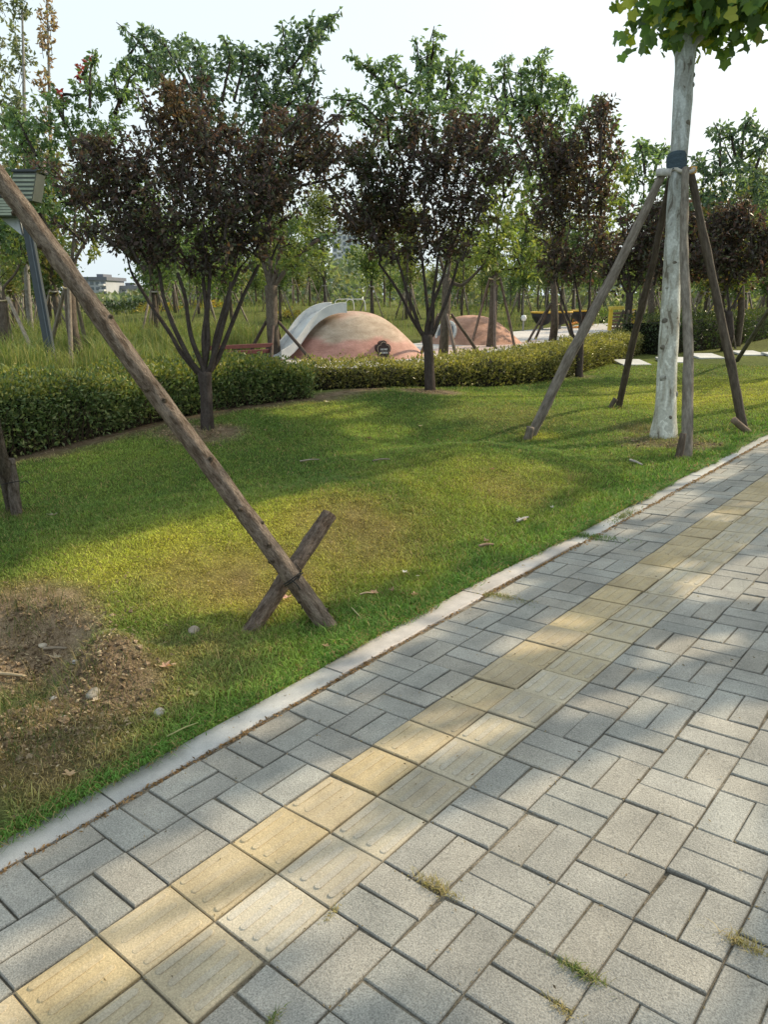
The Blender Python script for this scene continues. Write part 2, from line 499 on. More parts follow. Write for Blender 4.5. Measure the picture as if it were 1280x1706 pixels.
def build_ground():
    xs = graded(-700, 500, -9.0, -.1, .07); ys = graded(-60, 900, -.6, 13, .08)
    X, Y = np.meshgrid(xs, ys, indexing='ij'); x = X.ravel(); y = Y.ravel()
    # snap the column just outside the kerb so the lawn ends cleanly behind it
    e = curb_in(y) - .135
    near = np.abs(x - (e + .0)) < .035
    x = np.where(near, e - .0, x)
    z = H(x, y)
    z = z + np.where((x < e) & (x > -12) & (y < 20), .012 * wob(x, y, 7) + .007 * wob(x, y, 19, 12), 0) * sstep(0, .5, e - x)
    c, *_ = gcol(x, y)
    dk = np.where(x < e, .7, 1.)                            # lawn ground set darker than the blades
    nx, ny = len(xs), len(ys)
    i = np.arange(nx - 1)[:, None] * ny; j = np.arange(ny - 1)[None]
    q = np.stack([i + j, i + ny + j, i + ny + j + 1, i + j + 1], -1).reshape(-1, 4)
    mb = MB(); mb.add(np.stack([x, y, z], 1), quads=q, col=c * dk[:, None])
    tag(mb.build('ground', M['ground'], smooth=True), 'green lawn ground with yellow patches, part worn and part painted sunlight, and bare soil', kind='structure')


def build_grass():
    mb = MB()
    bands = [(2.2, 4.2, 26000), (4.2, 6.2, 12000), (6.2, 9, 5200), (9, 13, 2200), (13, 20, 700)]
    for d0, d1, dens in bands:
        A = d1 * d1
        n = int(dens * (d1 * d1 - d0 * d0) * math.radians(62) / 2)
        az = rng.uniform(math.radians(-72), math.radians(-11), n); d = np.sqrt(rng.uniform(d0 * d0, d1 * d1, n))
        x = CAM[0] + d * np.sin(az); y = CAM[1] + d * np.cos(az)
        e = curb_in(y) - .12 - x
        ok = (e > 0) & (y > -1)
        # keep to the near side of the hedges
        hx = np.interp(y, HALL[:, 1], HALL[:, 0]); ok &= (x > hx - .15) | (y > HALL[-1, 1])
        x, y, d, e = x[ok], y[ok], d[ok], e[ok]
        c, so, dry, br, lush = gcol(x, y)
        keep = rng.random(len(x)) > np.clip(so * 1.5, 0, .985)
        keep &= rng.random(len(x)) > br * .45
        x, y, d, c, dry, br, lush, e = x[keep], y[keep], d[keep], c[keep], dry[keep], br[keep], lush[keep], e[keep]
        n = len(x)
        sc = 1 + (d - 3) * .10
        h = (.012 + .013 * rng.random(n)) * (1 - .35 * dry - .25 * br) * (1 + .55 * lush) * (1 + (d - 3) * .04)
        tall = rng.random(n) < .012; h = np.where(tall, h * 2.2, h)
        w = (.0013 + .0009 * rng.random(n)) * sc * 1.2
        z = H(x, y) + .012 * wob(x, y, 7) * sstep(0, .5, e) + .007 * wob(x, y, 19, 12) * sstep(0, .5, e) - .004
        th = rng.uniform(0, 6.283, n); lean = rng.uniform(.2, 1.6, n); b = np.stack([x, y, z], 1)
        br_ = rng.uniform(.5, 1.6, n)[:, None]
        dead = rng.random(n) < .10 + .28 * br
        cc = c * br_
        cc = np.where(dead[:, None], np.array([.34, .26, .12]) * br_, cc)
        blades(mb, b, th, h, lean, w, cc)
    # blades that hang over the kerb
    n = 15000
    y = rng.uniform(-.3, 9.5, n); x = curb_in(y) - .15 + rng.normal(0, .022, n) + .03 * (wob(0 * y, y, 3.1) + wob(0 * y, y, 9, 12))
    h = rng.uniform(.02, .055, n) * (.7 + .6 * (wob(x * 0, y, 4) > 0))
    z = np.maximum(H(np.minimum(x, curb_in(y) - .145), y), pave_z(x, y) + .004); th = rng.normal(0, .9, n)
    b = np.stack([x, y, z], 1); w = .0013 + .0006 * rng.random(n) + .0002 * y
    cc = LUSH[None] * rng.uniform(.6, 1.4, n)[:, None]
    dead = rng.random(n) < .2; cc = np.where(dead[:, None], np.array([.38, .28, .13]), cc)
    blades(mb, b, th, h, rng.uniform(.6, 1.3, n), w, cc, (.5, .62), .45)
    tag(mb.build('lawn_grass', M['grass']), 'short lawn grass, coloured yellow where the sun reaches it and worn thin by the pit', 'grass', kind='stuff')


# ------------------------------------------------------------------ paving
MOD = .22


def pw(p):
    p = np.asarray(p, float); return p @ RP.T


def build_paving():
    bricks = MB(); tact = MB()
    GA = np.array([.378, .362, .322]); j = .005; ML = .234

    def slab(mb, x0, x1, y0, y1, col, drop=0.):
        w = np.array([[x0 + j / 2, y0 + j / 2], [x1 - j / 2, y0 + j / 2], [x1 - j / 2, y1 - j / 2], [x0 + j / 2, y1 - j / 2]])
        w += rng.normal(0, .0011, w.shape)
        if rng.random() < .16:
            ci = rng.integers(0, 4); w[ci] += np.sign(w.mean(0) - w[ci]) * rng.uniform(.003, .009, 2)
        c = w.mean(0); b = .0035
        ins = c + (w - c) * (1 - b / np.abs(w - c).max(1, keepdims=True) * 1.0)
        ins = w + np.sign(c - w) * b
        tz = rng.normal(0, .0017) - drop; ta, tb = rng.normal(0, .009, 2)
        f = lambda q, z: np.concatenate([q, (z + tz + (q - c) @ np.array([ta, tb]))[:, None]], 1)
        V = np.concatenate([f(w, np.full(4, -.05)), f(w, np.full(4, -.0035)), f(ins, np.zeros(4))])
        q = [[8, 9, 10, 11]]
        for k in range(2):
            for i in range(4):
                i2 = (i + 1) % 4; q.append([k * 4 + i, k * 4 + i2, k * 4 + 4 + i2, k * 4 + 4 + i])
        cc = np.tile(col, (12, 1)); cc[:8] *= .70
        mb.add(pw(V), quads=q, col=np.clip(cc, 0, 1))
        return tz

    def grey():
        t = rng.random()
        c = GA * rng.uniform(.90, 1.10)
        if t < .25: c = c * np.array([1.025, 1.0, .97])
        elif t < .5: c = c * np.array([.98, 1.0, 1.01])
        return c

    for jy in range(-10, 120):
        y0 = jy * MOD; y1 = y0 + MOD
        for ix in list(range(-2, 0)) + list(range(2, 22)):
            if jy > 60 and ix > 10: continue
            mw = ML if ix < 0 else MOD; x0 = ix * mw; x1 = x0 + mw
            lng = (ix + jy) % 2 == (1 if ix < 0 else 0)
            m = MOD / 2
            if lng:
                for k in range(2): slab(bricks, x0 + k * mw / 2, x0 + k * mw / 2 + mw / 2, y0, y1, grey())
            else:
                for k in range(2): slab(bricks, x0, x1, y0 + k * m, y0 + k * m + m, grey())
        for ix in (0, 1):
            x0 = ix * MOD
            base = np.array([.52, .41, .235]) if ix == 0 else np.array([.54, .46, .315])
            c = base * rng.uniform(.86, 1.12); c = c + (c.mean() - c) * rng.uniform(0, .3)
            tz = slab(tact, x0, x0 + MOD, y0, y0 + MOD, c)
            for k in range(4):     # raised guide bars with rounded ends
                cx = x0 + MOD * (k + .5) / 4; hw = .0115; e0 = y0 + .022; e1 = y0 + MOD - .022
                a = np.linspace(math.pi, 2 * math.pi, 7)
                pr = np.concatenate([np.stack([cx + hw * np.cos(a), e0 + hw + hw * np.sin(a)], 1), np.stack([cx + hw * np.cos(a + math.pi), e1 - hw + hw * np.sin(a + math.pi)], 1)])
                cen = np.array([cx, (e0 + e1) / 2]); inn = pr + unit(cen - pr) * .004
                hz = .0036 * rng.uniform(.5, 1.0) * (1. if ix else .7)
                nn = len(pr)
                V = np.concatenate([np.concatenate([pr, np.full((nn, 1), tz - .001)], 1), np.concatenate([inn, np.full((nn, 1), tz + hz)], 1)])
                i = np.arange(nn); i2 = (i + 1) % nn
                cc = np.concatenate([np.tile(c * .9, (nn, 1)), np.tile(c + (c.mean() - c) * (.25 if ix else .1), (nn, 1))])
                tact.add(pw(V), quads=np.stack([i, i2, nn + i2, nn + i], 1), polys=[list(range(nn, 2 * nn))], col=cc)
    root = thing('pavement', (0, 0, 0), None, None); root['kind'] = 'structure'
    bricks.build('grey_bricks', M['brick'], root); tact.build('tactile_tiles', M['tactile'], root)
    sd = MB()
    xs = np.linspace(-.6, 4.85, 60); ys = np.linspace(-2.2, 26.4, 290)
    X, Y = np.meshgrid(xs, ys, indexing='ij'); x = X.ravel(); y = Y.ravel()
    jit = .002 * wob(x, y, 20)
    V = pw(np.stack([x, y, -.0085 + jit], 1))
    nx, ny = len(xs), len(ys); i = np.arange(nx - 1)[:, None] * ny; jj = np.arange(ny - 1)[None]
    q = np.stack([i + jj, i + ny + jj, i + ny + jj + 1, i + jj + 1], -1).reshape(-1, 4)
    c = np.array([.25, .22, .175])[None] * (1 + .35 * wob(x, y, 4)[:, None])
    near = (x < -.455)[:, None]; c = np.where(near, np.array([.27, .23, .18])[None], c)
    sd.add(V, quads=q, col=np.clip(c, .02, .6)); sd.build('joint_sand', M['joint'], root)

    # kerb stones
    k = 0; y = .55 - 1.13 * 2
    kb = thing('kerb', (0, 0, 0), None, None); kb['kind'] = 'structure'
    mb = MB()
    while y < 26:
        n = 12
        yy = np.linspace(y + .004, y + 1.13 - .004, n); off = rng.normal(0, .005); tz = .006 + rng.normal(0, .003); sk = rng.normal(0, .004)
        xi = curb_in(np.full(n, (y + .56))) * .6 + curb_in(yy) * .4 + off + np.linspace(-sk, sk, n)
        xi = xi + rng.normal(0, .0012, n); xo = xi - .15 + rng.normal(0, .0015, n)
        prof = [(xi, -.09), (xi, tz - .006), (xi - .006, tz), (xo + .008, tz), (xo, tz - .008), (xo, -.09)]
        V = np.concatenate([np.stack([px_, yy, np.full(n, pz_)], 1) for px_, pz_ in prof])
        Q = []
        for a in range(5):
            for b in range(n - 1): Q.append([a * n + b, a * n + b + 1, (a + 1) * n + b + 1, (a + 1) * n + b])
        cb = np.array([.52, .51, .49]) * rng.uniform(.86, 1.1)
        if 1.6 < y < 2.9: cb = np.array([.56, .51, .47])  # pinkish tint here is sunlight put into the stone colour
        mb.add(pw(V), quads=Q, col=cb, polys=[[a * n for a in range(6)][::-1], [a * n + n - 1 for a in range(6)]])
        y += 1.13
    mb.build('kerb_stones', M['granite'], kb)
    # litter lying in the gap between kerb and bricks and on the joints
    lb = MB(); n = 4200
    y = rng.uniform(-.2, 9, n); x = curb_in(y) + np.abs(rng.normal(0, .014, n)) + .002
    z = np.where(x > -.47, .004, -.004) + rng.random(n) * .004
    col = np.array([[.26, .17, .09]]) * rng.uniform(.4, 1.7, (n, 1)) * np.array([[1, .95, .9]])
    ax = rng.normal(size=(n, 3)); ax[:, 2] *= .25
    p = pw(np.stack([x, y, z], 1)); leaves(lb, p, ax, rng.uniform(.006, .02, n), col, .45, .1)
    n = 900; y = rng.uniform(-.2, 9, n); x = curb_in(y) - .15 + np.abs(rng.normal(0, .03, n)); z = .016 + rng.random(n) * .003
    ax = rng.normal(size=(n, 3)); ax[:, 2] *= .15
    leaves(lb, pw(np.stack([x, y, z], 1)), ax, rng.uniform(.008, .026, n), np.array([[.30, .22, .11]]) * rng.uniform(.4, 1.5, (n, 1)), .3, .1)
    n = 900; y = rng.uniform(-.3, 7, n); x = rng.uniform(-.6, 2.4, n); ax = rng.normal(size=(n, 3)); ax[:, 2] *= .12
    leaves(lb, pw(np.stack([x, y, np.full(n, .005)], 1)), ax, rng.uniform(.004, .016, n), np.array([[.20, .15, .09]]) * rng.uniform(.3, 2.2, (n, 1)), .35, .1)
    n = 2600; jx = rng.integers(-2, 12, n); y = rng.uniform(0, 7, n); horiz = rng.random(n) < .5
    x = np.where(horiz, jx * MOD + rng.normal(0, .006, n), rng.uniform(-.4, 2.4, n)); y = np.where(horiz, y, np.round(y / MOD) * MOD + rng.normal(0, .006, n))
    ax = rng.normal(size=(n, 3)); ax[:, 2] *= .2
    leaves(lb, pw(np.stack([x, y, np.full(n, .001)], 1)), ax, rng.uniform(.004, .013, n), np.array([[.25, .19, .10]]) * rng.uniform(.4, 1.6, (n, 1)), .4, .1)
    tag(lb.build('leaf_litter', M['grass']), 'brown leaf scraps along the kerb and in the paving joints', 'litter', kind='stuff')


# ------------------------------------------------------------------ trees
def palette(cols, n, var=.3):
    cols = np.asarray(cols, float)
    c = cols[rng.integers(0, len(cols), n)]
    return np.clip(c * rng.uniform(1 - var, 1 + var, (n, 1)), .003, .9)


def crown(wood, lf, lobes, D, fork, cols, leaf=9., dens=.11, limb_r=.03, twig_col=(.05, .04, .035), upw=.6, spread=.35, width=.5, droop=.1, limbs=True, seed=0, pl=13, dz=None):
    """lobes (x, y, rx, ry[, palette]) surveyed in photo pixels at distance D; each gets a limb, twigs and leaves along the twigs"""
    g = np.random.default_rng(seed)
    m = D / F
    ext = max(l[0] for l in lobes) - min(l[0] for l in lobes)
    nodes = [np.asarray(f) for f in fork]
    for li, L in enumerate(sorted(lobes, key=lambda l: -l[1])):
        px, py, rx, ry = L[:4]
        pal = cols[L[4]] if len(L) > 4 else cols[0]
        dd = g.uniform(-1, 1) * spread * ext * m * .5 if dz is None else dz[li]
        c = T(px, py, D + dd); rx *= m; ry *= m; rz = (rx + ry) / 2
        if limbs:
            dn = [np.linalg.norm(c - f) + max(0, f[2] - c[2]) * 2 for f in nodes]; f0 = nodes[int(np.argmin(dn))]
            mid = f0 * .5 + c * .5 + np.array([0, 0, -.08 * np.linalg.norm(c - f0)]) + g.normal(0, .03, 3)
            e = c + np.array([0, 0, ry * .3])
            lr = limb_r * (.6 + .5 * g.random())
            tube(wood, [f0, f0 * .75 + mid * .25 + g.normal(0, .01, 3), mid, mid * .5 + c * .5 + g.normal(0, .02, 3), e], [lr, lr * .85, lr * .65, lr * .42, lr * .15], 6, twig_col, sub=2); nodes.append(c - np.array([0, 0, ry * .2]))
        nl = int(dens * L[2] * L[3] * 3.14)
        nt = max(3, int(nl / pl))
        u = unit(g.normal(size=(nt, 3))); rad = g.random(nt) ** (1 / 2.2) * .72
        off = u * rad[:, None]
        st = c + RT * (off[:, :1] * rx) + np.array([0, 0, 1.]) * (off[:, 2:] * ry) + unit(np.cross(RT, [0, 0, 1])) * (off[:, 1:2] * rz)
        out = unit(st - c + g.normal(0, .25 * rx, (nt, 3)))
        dr = unit(out * (1 - upw) + np.array([0, 0, 1.]) * upw + g.normal(0, .3, (nt, 3)))
        ln = (.28 + .42 * g.random(nt)) * (rx + ry) * .62
        for k in range(nt):
            if k % 2 == 0 or nt < 12:
                tube(wood, [st[k] - dr[k] * ln[k] * .5, st[k] + dr[k] * ln[k] * .2, st[k] + dr[k] * ln[k] * .9], [.006 * m * 100, .004 * m * 100, .002 * m * 100], 3, twig_col, caps=False)
        t = g.random((nt, pl)) ** .8
        bend = np.array([0, 0, -1.]) * (droop * ln)[:, None, None] * (t ** 2)[:, :, None]
        P = st[:, None, :] + dr[:, None, :] * (t * ln[:, None])[:, :, None] + bend + g.normal(0, .012 * m * 100 * .8, (nt, pl, 3))
        P = P.reshape(-1, 3); n = len(P)
        ax = unit(np.repeat(dr, pl, 0) * .35 + g.normal(0, .55, (n, 3)) + np.array([0, 0, -droop * 3]))
        sz = leaf * m * g.uniform(.6, 1.25, n)
        leaves(lf, P, ax, sz, palette(pal, n, .4), width, .12)


PLUM = [(.088, .062, .056), (.068, .052, .052), (.104, .074, .058), (.078, .078, .054), (.074, .086, .055), (.06, .052, .046), (.09, .105, .06), (.095, .06, .06)]
RUST = [(.13, .09, .06), (.09, .07, .05), (.15, .105, .06), (.085, .085, .05)]  # rusty leaves, also painted sunlight on the brighter plum lobes
DKGR = [(.035, .055, .022), (.03, .045, .022), (.05, .07, .025), (.04, .03, .02)]
GRN = [(.145, .21, .12), (.17, .25, .12), (.12, .185, .12), (.19, .26, .125)]  # lightened and greyed so the colour carries the haze
BLUEGR = [(.125, .18, .135), (.105, .155, .12), (.145, .205, .145), (.15, .22, .12)]
YGRN = [(.19, .24, .07), (.16, .21, .07), (.24, .26, .08)]
PALE = [(.20, .23, .15), (.17, .21, .14), (.24, .24, .17)]
DRYP = [(.34, .22, .17), (.28, .19, .14), (.38, .27, .21), (.22, .2, .14)]
RED = [(.38, .05, .07), (.30, .05, .05), (.24, .08, .06)]
BARKD = (.075, .062, .055); BARKM = (.17, .145, .12)


def tree(name, base, trunk, rads, lobes, D, cols, label, group=None, bark='bark_dark', leafm='leaf_green', bcol=BARKD, stems=None, twig_col=(.05, .042, .036), **kw):
    """trunk: photo-surveyed (px, py) list above the base, at distance D"""
    root = thing(name, base, label, 'tree', group)
    wood = MB(); lf = MB()
    pts = [np.asarray(base) + np.array([0, 0, -.06])] + [T(a, b, D) for a, b in trunk]
    tube(wood, pts, rads, 12, bcol, lump=.05, sub=5, seed=len(name))
    fork = [pts[-1]]
    if stems:
        fork = []
        for s in stems:
            q = [pts[-1] - np.array([0, 0, .05])]
            dd = rng.uniform(-.25, .25)
            for i, (a, b) in enumerate(s):
                w_ = T(a + random.uniform(-5, 5) * (i < len(s) - 1), b, D + dd * (i + 1) / len(s)); q.append((q[-1] + w_) / 2 + RT * random.uniform(-.035, .035)); q.append(w_)
            tube(wood, q, np.linspace(rads[-1] * .42, rads[-1] * .22, len(q)), 7, bcol, lump=.04, sub=4, seed=int(s[0][0]))
            fork.append(q[-1])
    crown(wood, lf, lobes, D, fork, cols, twig_col=twig_col, **kw)
    sd_ = kw.get('seed', 0)
    if leafm == 'leaf_plum':        # upright whips through and above the crown
        g_ = np.random.default_rng(sd_ + 40); wh = []
        bx = trunk[-1][0]; top_y = min(l[1] - l[3] for l in lobes)
        for l in lobes:
            for _ in range(3):
                x0 = l[0] + g_.normal(0, l[2] * .5); y0 = l[1] + g_.uniform(-.1, .6) * l[3]; le = g_.uniform(.8, 1.5) * l[3]
                dx = (x0 - bx) / 160 + g_.normal(0, .22); wh.append([(x0, y0), (x0 + dx * le * .4, y0 - le * .5), (x0 + dx * le * .95, max(y0 - le, top_y - 14))])
        add_shoots(wood, lf, wh, D, cols[0], kw.get('leaf', 9), seed=sd_ + 7, dens=.55, wid=8, droop=.05)
    if sd_ in SHOOTS: add_shoots(wood, lf, SHOOTS[sd_], D, cols[0], kw.get('leaf', 9), seed=sd_, dens=.8 if leafm == 'leaf_plum' else .6, wid=8 if leafm == 'leaf_plum' else 6, droop=.1 if leafm == 'leaf_plum' else .25)
    part(wood, 'trunk', M[bark], root, True)
    part(lf, 'crown', M[leafm], root)
    return root


def add_shoots(wood, lf, shoots, D, pal, leaf, dens=.55, wid=7., seed=0, droop=.25):
    """long leafy shoots that stand clear of the crown"""
    g = np.random.default_rng(seed + 900); m = D / F
    for sh in shoots:
        dd = g.uniform(-.6, .6)
        P = np.array([T(a, b, D + dd) for a, b in sh]); u = np.linspace(0, 1, 24); P = np.stack([np.interp(u, np.linspace(0, 1, len(P)), P[:, k]) for k in range(3)], 1)
        for _ in range(4): P[1:-1] = (P[:-2] + 2 * P[1:-1] + P[2:]) / 4
        tube(wood, P, np.linspace(2.6 * m, .7 * m, 24), 5, BARKD, caps=False)
        L = np.linalg.norm(np.diff(P, axis=0), axis=1).sum() / m; n = int(L * dens)
        t = g.random(n) ** .85; q = np.stack([np.interp(t, u, P[:, k]) for k in range(3)], 1)
        o = g.normal(0, wid * m, (n, 3)) * (1.15 - .75 * t)[:, None]
        ax = unit(o * 6 / (wid * m) * .12 + g.normal(0, .5, (n, 3)) + np.array([0, 0, -droop * 2.2])); sz = leaf * m * g.uniform(.7, 1.3, n)
        leaves(lf, q + o, ax, sz, palette(pal, n, .35), .5, .12)
        for k in range(int(L / 22)):
            t_ = g.uniform(.1, .85); b_ = np.array([np.interp(t_, u, P[:, i]) for i in range(3)]); e_ = b_ + (RT * g.normal(0, 18) + np.array([0, 0, 1.]) * g.uniform(6, 20)) * m * (1.2 - t_)
            tube(wood, [b_, e_], [1.2 * m, .5 * m], 3, BARKD, caps=False); n2 = 9
            q2 = b_ + (e_ - b_) * np.linspace(.2, 1.1, n2)[:, None] + g.normal(0, 2.5 * m, (n2, 3)); leaves(lf, q2, g.normal(0, .6, (n2, 3)) + np.array([0, 0, -.35]), leaf * m * g.uniform(.7, 1.2, n2), palette(pal, n2, .35), .5, .12)


SHOOTS = {
    11: [[(300, 180), (245, 80), (194, 38)], [(330, 170), (275, 75), (252, 52)], [(350, 170), (335, 90), (300, 58)], [(370, 170), (385, 95), (372, 62)], [(420, 190), (430, 120), (452, 88)], [(450, 190), (478, 95), (470, 38)],
         [(470, 200), (515, 85), (566, 16)], [(480, 170), (520, 75), (540, 35)], [(330, 200), (250, 110), (212, 95)], [(480, 230), (520, 150), (528, 100)], [(300, 190), (240, 120), (225, 110)], [(390, 170), (408, 100), (405, 75)], [(470, 450), (520, 400), (560, 390)]],
    12: [[(714, 160), (712, 90), (724, 44)], [(700, 170), (700, 110), (692, 62)], [(660, 190), (620, 118), (576, 92)], [(640, 210), (600, 170), (535, 163)], [(670, 180), (650, 110), (665, 95)], [(740, 180), (750, 115), (765, 92)], [(770, 190), (792, 140), (800, 110)], [(640, 230), (590, 190), (560, 200)], [(810, 230), (840, 190), (846, 165)]],
    13: [[(845, 190), (840, 130), (842, 95)], [(880, 200), (890, 130), (910, 78)], [(890, 200), (905, 140), (900, 95)], [(910, 220), (935, 165), (950, 130)], [(850, 210), (820, 150), (818, 130)], [(870, 190), (868, 130), (872, 112)], [(920, 240), (940, 190), (955, 150)]],
    14: [[(945, 260), (965, 200), (972, 165)], [(960, 260), (990, 195), (1003, 155)], [(1000, 290), (1020, 230), (1022, 190)]],
    15: [[(150, 180), (150, 120), (160, 82)], [(190, 190), (215, 130), (240, 112)], [(110, 210), (90, 170), (70, 160)], [(200, 180), (190, 130), (196, 105)], [(60, 260), (30, 200), (12, 180)]],
    16: [[(1200, 280), (1200, 225), (1190, 205)], [(1235, 270), (1240, 215), (1252, 196)], [(1260, 280), (1275, 240), (1290, 225)], [(1190, 300), (1165, 270), (1150, 262)], [(1225, 260), (1218, 225), (1214, 212)]],
    17: [[(1075, 290), (1070, 250), (1062, 232)], [(1090, 290), (1100, 255), (1110, 240)], [(1045, 300), (1030, 265), (1030, 250)]],
    1: [[(310, 260), (298, 190), (288, 148)], [(330, 270), (345, 200), (350, 165)], [(480, 260), (510, 215), (530, 180)], [(500, 280), (545, 240), (565, 215)], [(220, 300), (175, 250), (140, 225)], [(200, 330), (145, 290), (125, 262)], [(420, 280), (440, 225), (450, 195)], [(190, 380), (150, 390), (130, 380)], [(500, 310), (550, 300), (572, 285)], [(270, 250), (262, 200), (250, 180)], [(380, 280), (385, 230), (395, 205)]],
    2: [[(690, 260), (690, 210), (684, 180)], [(790, 270), (810, 220), (822, 190)], [(600, 290), (580, 255), (562, 240)], [(740, 260), (755, 210), (760, 180)], [(810, 310), (838, 280), (845, 250)], [(620, 260), (625, 220), (640, 200)], [(610, 380), (570, 360), (556, 350)]],
    3: [[(1000, 280), (1003, 210), (1000, 172)], [(1003, 250), (1010, 195), (1022, 165)], [(915, 260), (905, 215), (895, 190)], [(955, 300), (960, 250), (970, 215)], [(985, 330), (1025, 270), (1030, 235)]],
}


def depth_of(p): return float((np.asarray(p) - CAM) @ FW)


def build_plums():
    G = 'purple-leaved plum trees planted along the hedge'
    b = gp(345, 715); D = depth_of(b)
    lob = [(195, 335, 62, 70), (165, 290, 38, 45), (235, 290, 60, 60), (290, 375, 85, 70), (300, 215, 50, 65, 1), (318, 300, 75, 80), (400, 365, 75, 70), (415, 300, 65, 65), (485, 275, 62, 55),
           (505, 230, 34, 40), (535, 270, 32, 34), (250, 425, 70, 35), (375, 425, 70, 35), (340, 450, 45, 22), (210, 395, 58, 32), (455, 340, 55, 50), (290, 170, 26, 40, 1), (350, 240, 45, 50), (425, 415, 40, 35), (175, 250, 25, 30, 1), (465, 215, 30, 30)]
    stems = [[(323, 612), (285, 560), (223, 463)], [(325, 608), (292, 540), (266, 455)], [(334, 600), (318, 540), (296, 455)], [(341, 600), (340, 520), (338, 435)], [(347, 602), (347, 530), (350, 440)],
             [(354, 606), (368, 530), (400, 447)], [(356, 610), (390, 535), (431, 442)], [(350, 604), (372, 550), (384, 470)]]
    tree('plum_tree', b, [(345, 680), (343, 650), (341, 622)], [.075, .068, .066, .082], lob, D, [PLUM, RUST], 'largest purple plum tree, nearest of the row, many stems rising from a stub', G, leafm='leaf_plum', stems=stems, leaf=10, dens=.078, seed=1, limb_r=.018, droop=.05)
    b = gp(717, 650); D = depth_of(b)
    lob = [(615, 300, 48, 60, 2), (600, 375, 48, 50, 1), (640, 400, 50, 45, 1), (680, 310, 70, 75), (690, 225, 38, 42, 2), (750, 290, 62, 75), (795, 245, 40, 42), (775, 360, 55, 55), (720, 390, 60, 50), (650, 350, 60, 50), (740, 425, 38, 28), (665, 430, 40, 22), (590, 270, 30, 35, 2), (820, 290, 25, 40), (770, 225, 30, 35, 1)]
    stems = [[(700, 556), (668, 500), (632, 440)], [(704, 552), (685, 495), (662, 430)], [(711, 550), (708, 490), (703, 425)], [(716, 550), (722, 490), (730, 425)], [(722, 556), (742, 500), (765, 430)], [(714, 550), (735, 480), (748, 420)]]
    tree('plum_tree', b, [(716, 620), (714, 585), (712, 560)], [.09, .08, .075, .09], lob, D, [PLUM, RUST, DKGR], 'purple plum tree with rusty, sunlit-coloured left side standing on the mound before the larger dome', G, leafm='leaf_plum', stems=stems, leaf=9.2, dens=.082, seed=2, limb_r=.02, droop=.05)
    b = gp(965, 628); D = depth_of(b)
    lob = [(925, 290, 40, 65), (905, 230, 25, 35, 2), (1000, 250, 22, 55), (1003, 190, 10, 24), (920, 370, 40, 55), (925, 440, 34, 40), (985, 340, 40, 60), (1000, 420, 38, 45), (955, 455, 35, 32), (945, 320, 40, 60, 1), (960, 270, 25, 40, 1)]
    stems = [[(958, 560), (945, 520), (928, 470)], [(965, 556), (963, 510), (958, 460)], [(972, 558), (978, 510), (985, 455)], [(976, 562), (995, 520), (1008, 465)]]
    tree('plum_tree', b, [(966, 605), (967, 580), (967, 566)], [.085, .075, .07, .085], lob, D, [PLUM, RUST, DKGR], 'slim dark purple plum tree behind the leaning pole left of the pale plane trunk', G, leafm='leaf_plum', stems=stems, leaf=8.8, dens=.09, seed=3, limb_r=.02, droop=.05)
    for px, D, top, lob, lab, sd in [
        (1046, 23, 490, [(1040, 400, 30, 40), (1075, 410, 30, 45), (1060, 460, 42, 35), (1020, 450, 25, 35), (1090, 370, 22, 34)], 'small purple plum tree behind the yellow climbing frame', 4),
        (1118, 25, 500, [(1150, 400, 32, 55), (1170, 440, 32, 40), (1110, 420, 35, 50), (1130, 455, 40, 35), (1165, 370, 20, 25)], 'purple plum tree directly behind the pale plane trunk', 5),
        (1217, 22, 520, [(1200, 400, 42, 52), (1245, 390, 42, 50), (1225, 450, 52, 38), (1180, 440, 30, 40), (1270, 440, 32, 40), (1215, 365, 30, 25), (1290, 400, 40, 50)], 'broad purple plum tree at the right edge above the dark hedge', 6)]:
        b = gd(px, D)
        tx = px + (4 if px < 1200 else -2)
        stems = [[(tx - 8, top - 6), (tx - 24, top - 40)], [(tx, top - 10), (tx - 3, top - 45)], [(tx + 6, top - 8), (tx + 22, top - 42)]]
        tree('plum_tree', b, [(px + 1, top + 40), (tx, top)], [.12, .11, .10], lob, D, [PLUM], lab, G, leafm='leaf_plum', stems=stems, leaf=9, dens=.115, seed=sd, limb_r=.025, droop=.05)


def support(feet, tie, rad, label, group=None, stakes=True, name='tree_support', col=(.20, .17, .14), strapc=(.5, .47, .42), trunk_r=.09):
    """poles from feet to a tie point on a trunk, with a strap"""
    root = thing(name, np.mean(feet, 0), label, 'tree support', group)
    for i, f in enumerate(feet):
        f = np.asarray(f); dv = unit(np.array([f[0] - tie[0], f[1] - tie[1], 0])); top = np.asarray(tie) + dv * (trunk_r + rad) + np.array([0, 0, .05])
        mb = MB(); tube(mb, [f - np.array([0, 0, .05]), f * .6 + top * .4, top], [rad * 1.08, rad, rad * .88], 10, np.array(col) * random.uniform(.8, 1.2), lump=.04, sub=8, seed=i)
        p = part(mb, 'pole', M['pole'], root, True)
    mb = MB(); th = np.linspace(0, 2 * math.pi, 15)
    rr = trunk_r + .012
    tube(mb, np.stack([tie[0] + rr * np.cos(th), tie[1] + rr * np.sin(th), tie[2] + .02 * np.sin(2 * th)], 1), .018, 6, strapc, caps=False)
    part(mb, 'strap', M['strap'], root, True)
    return root


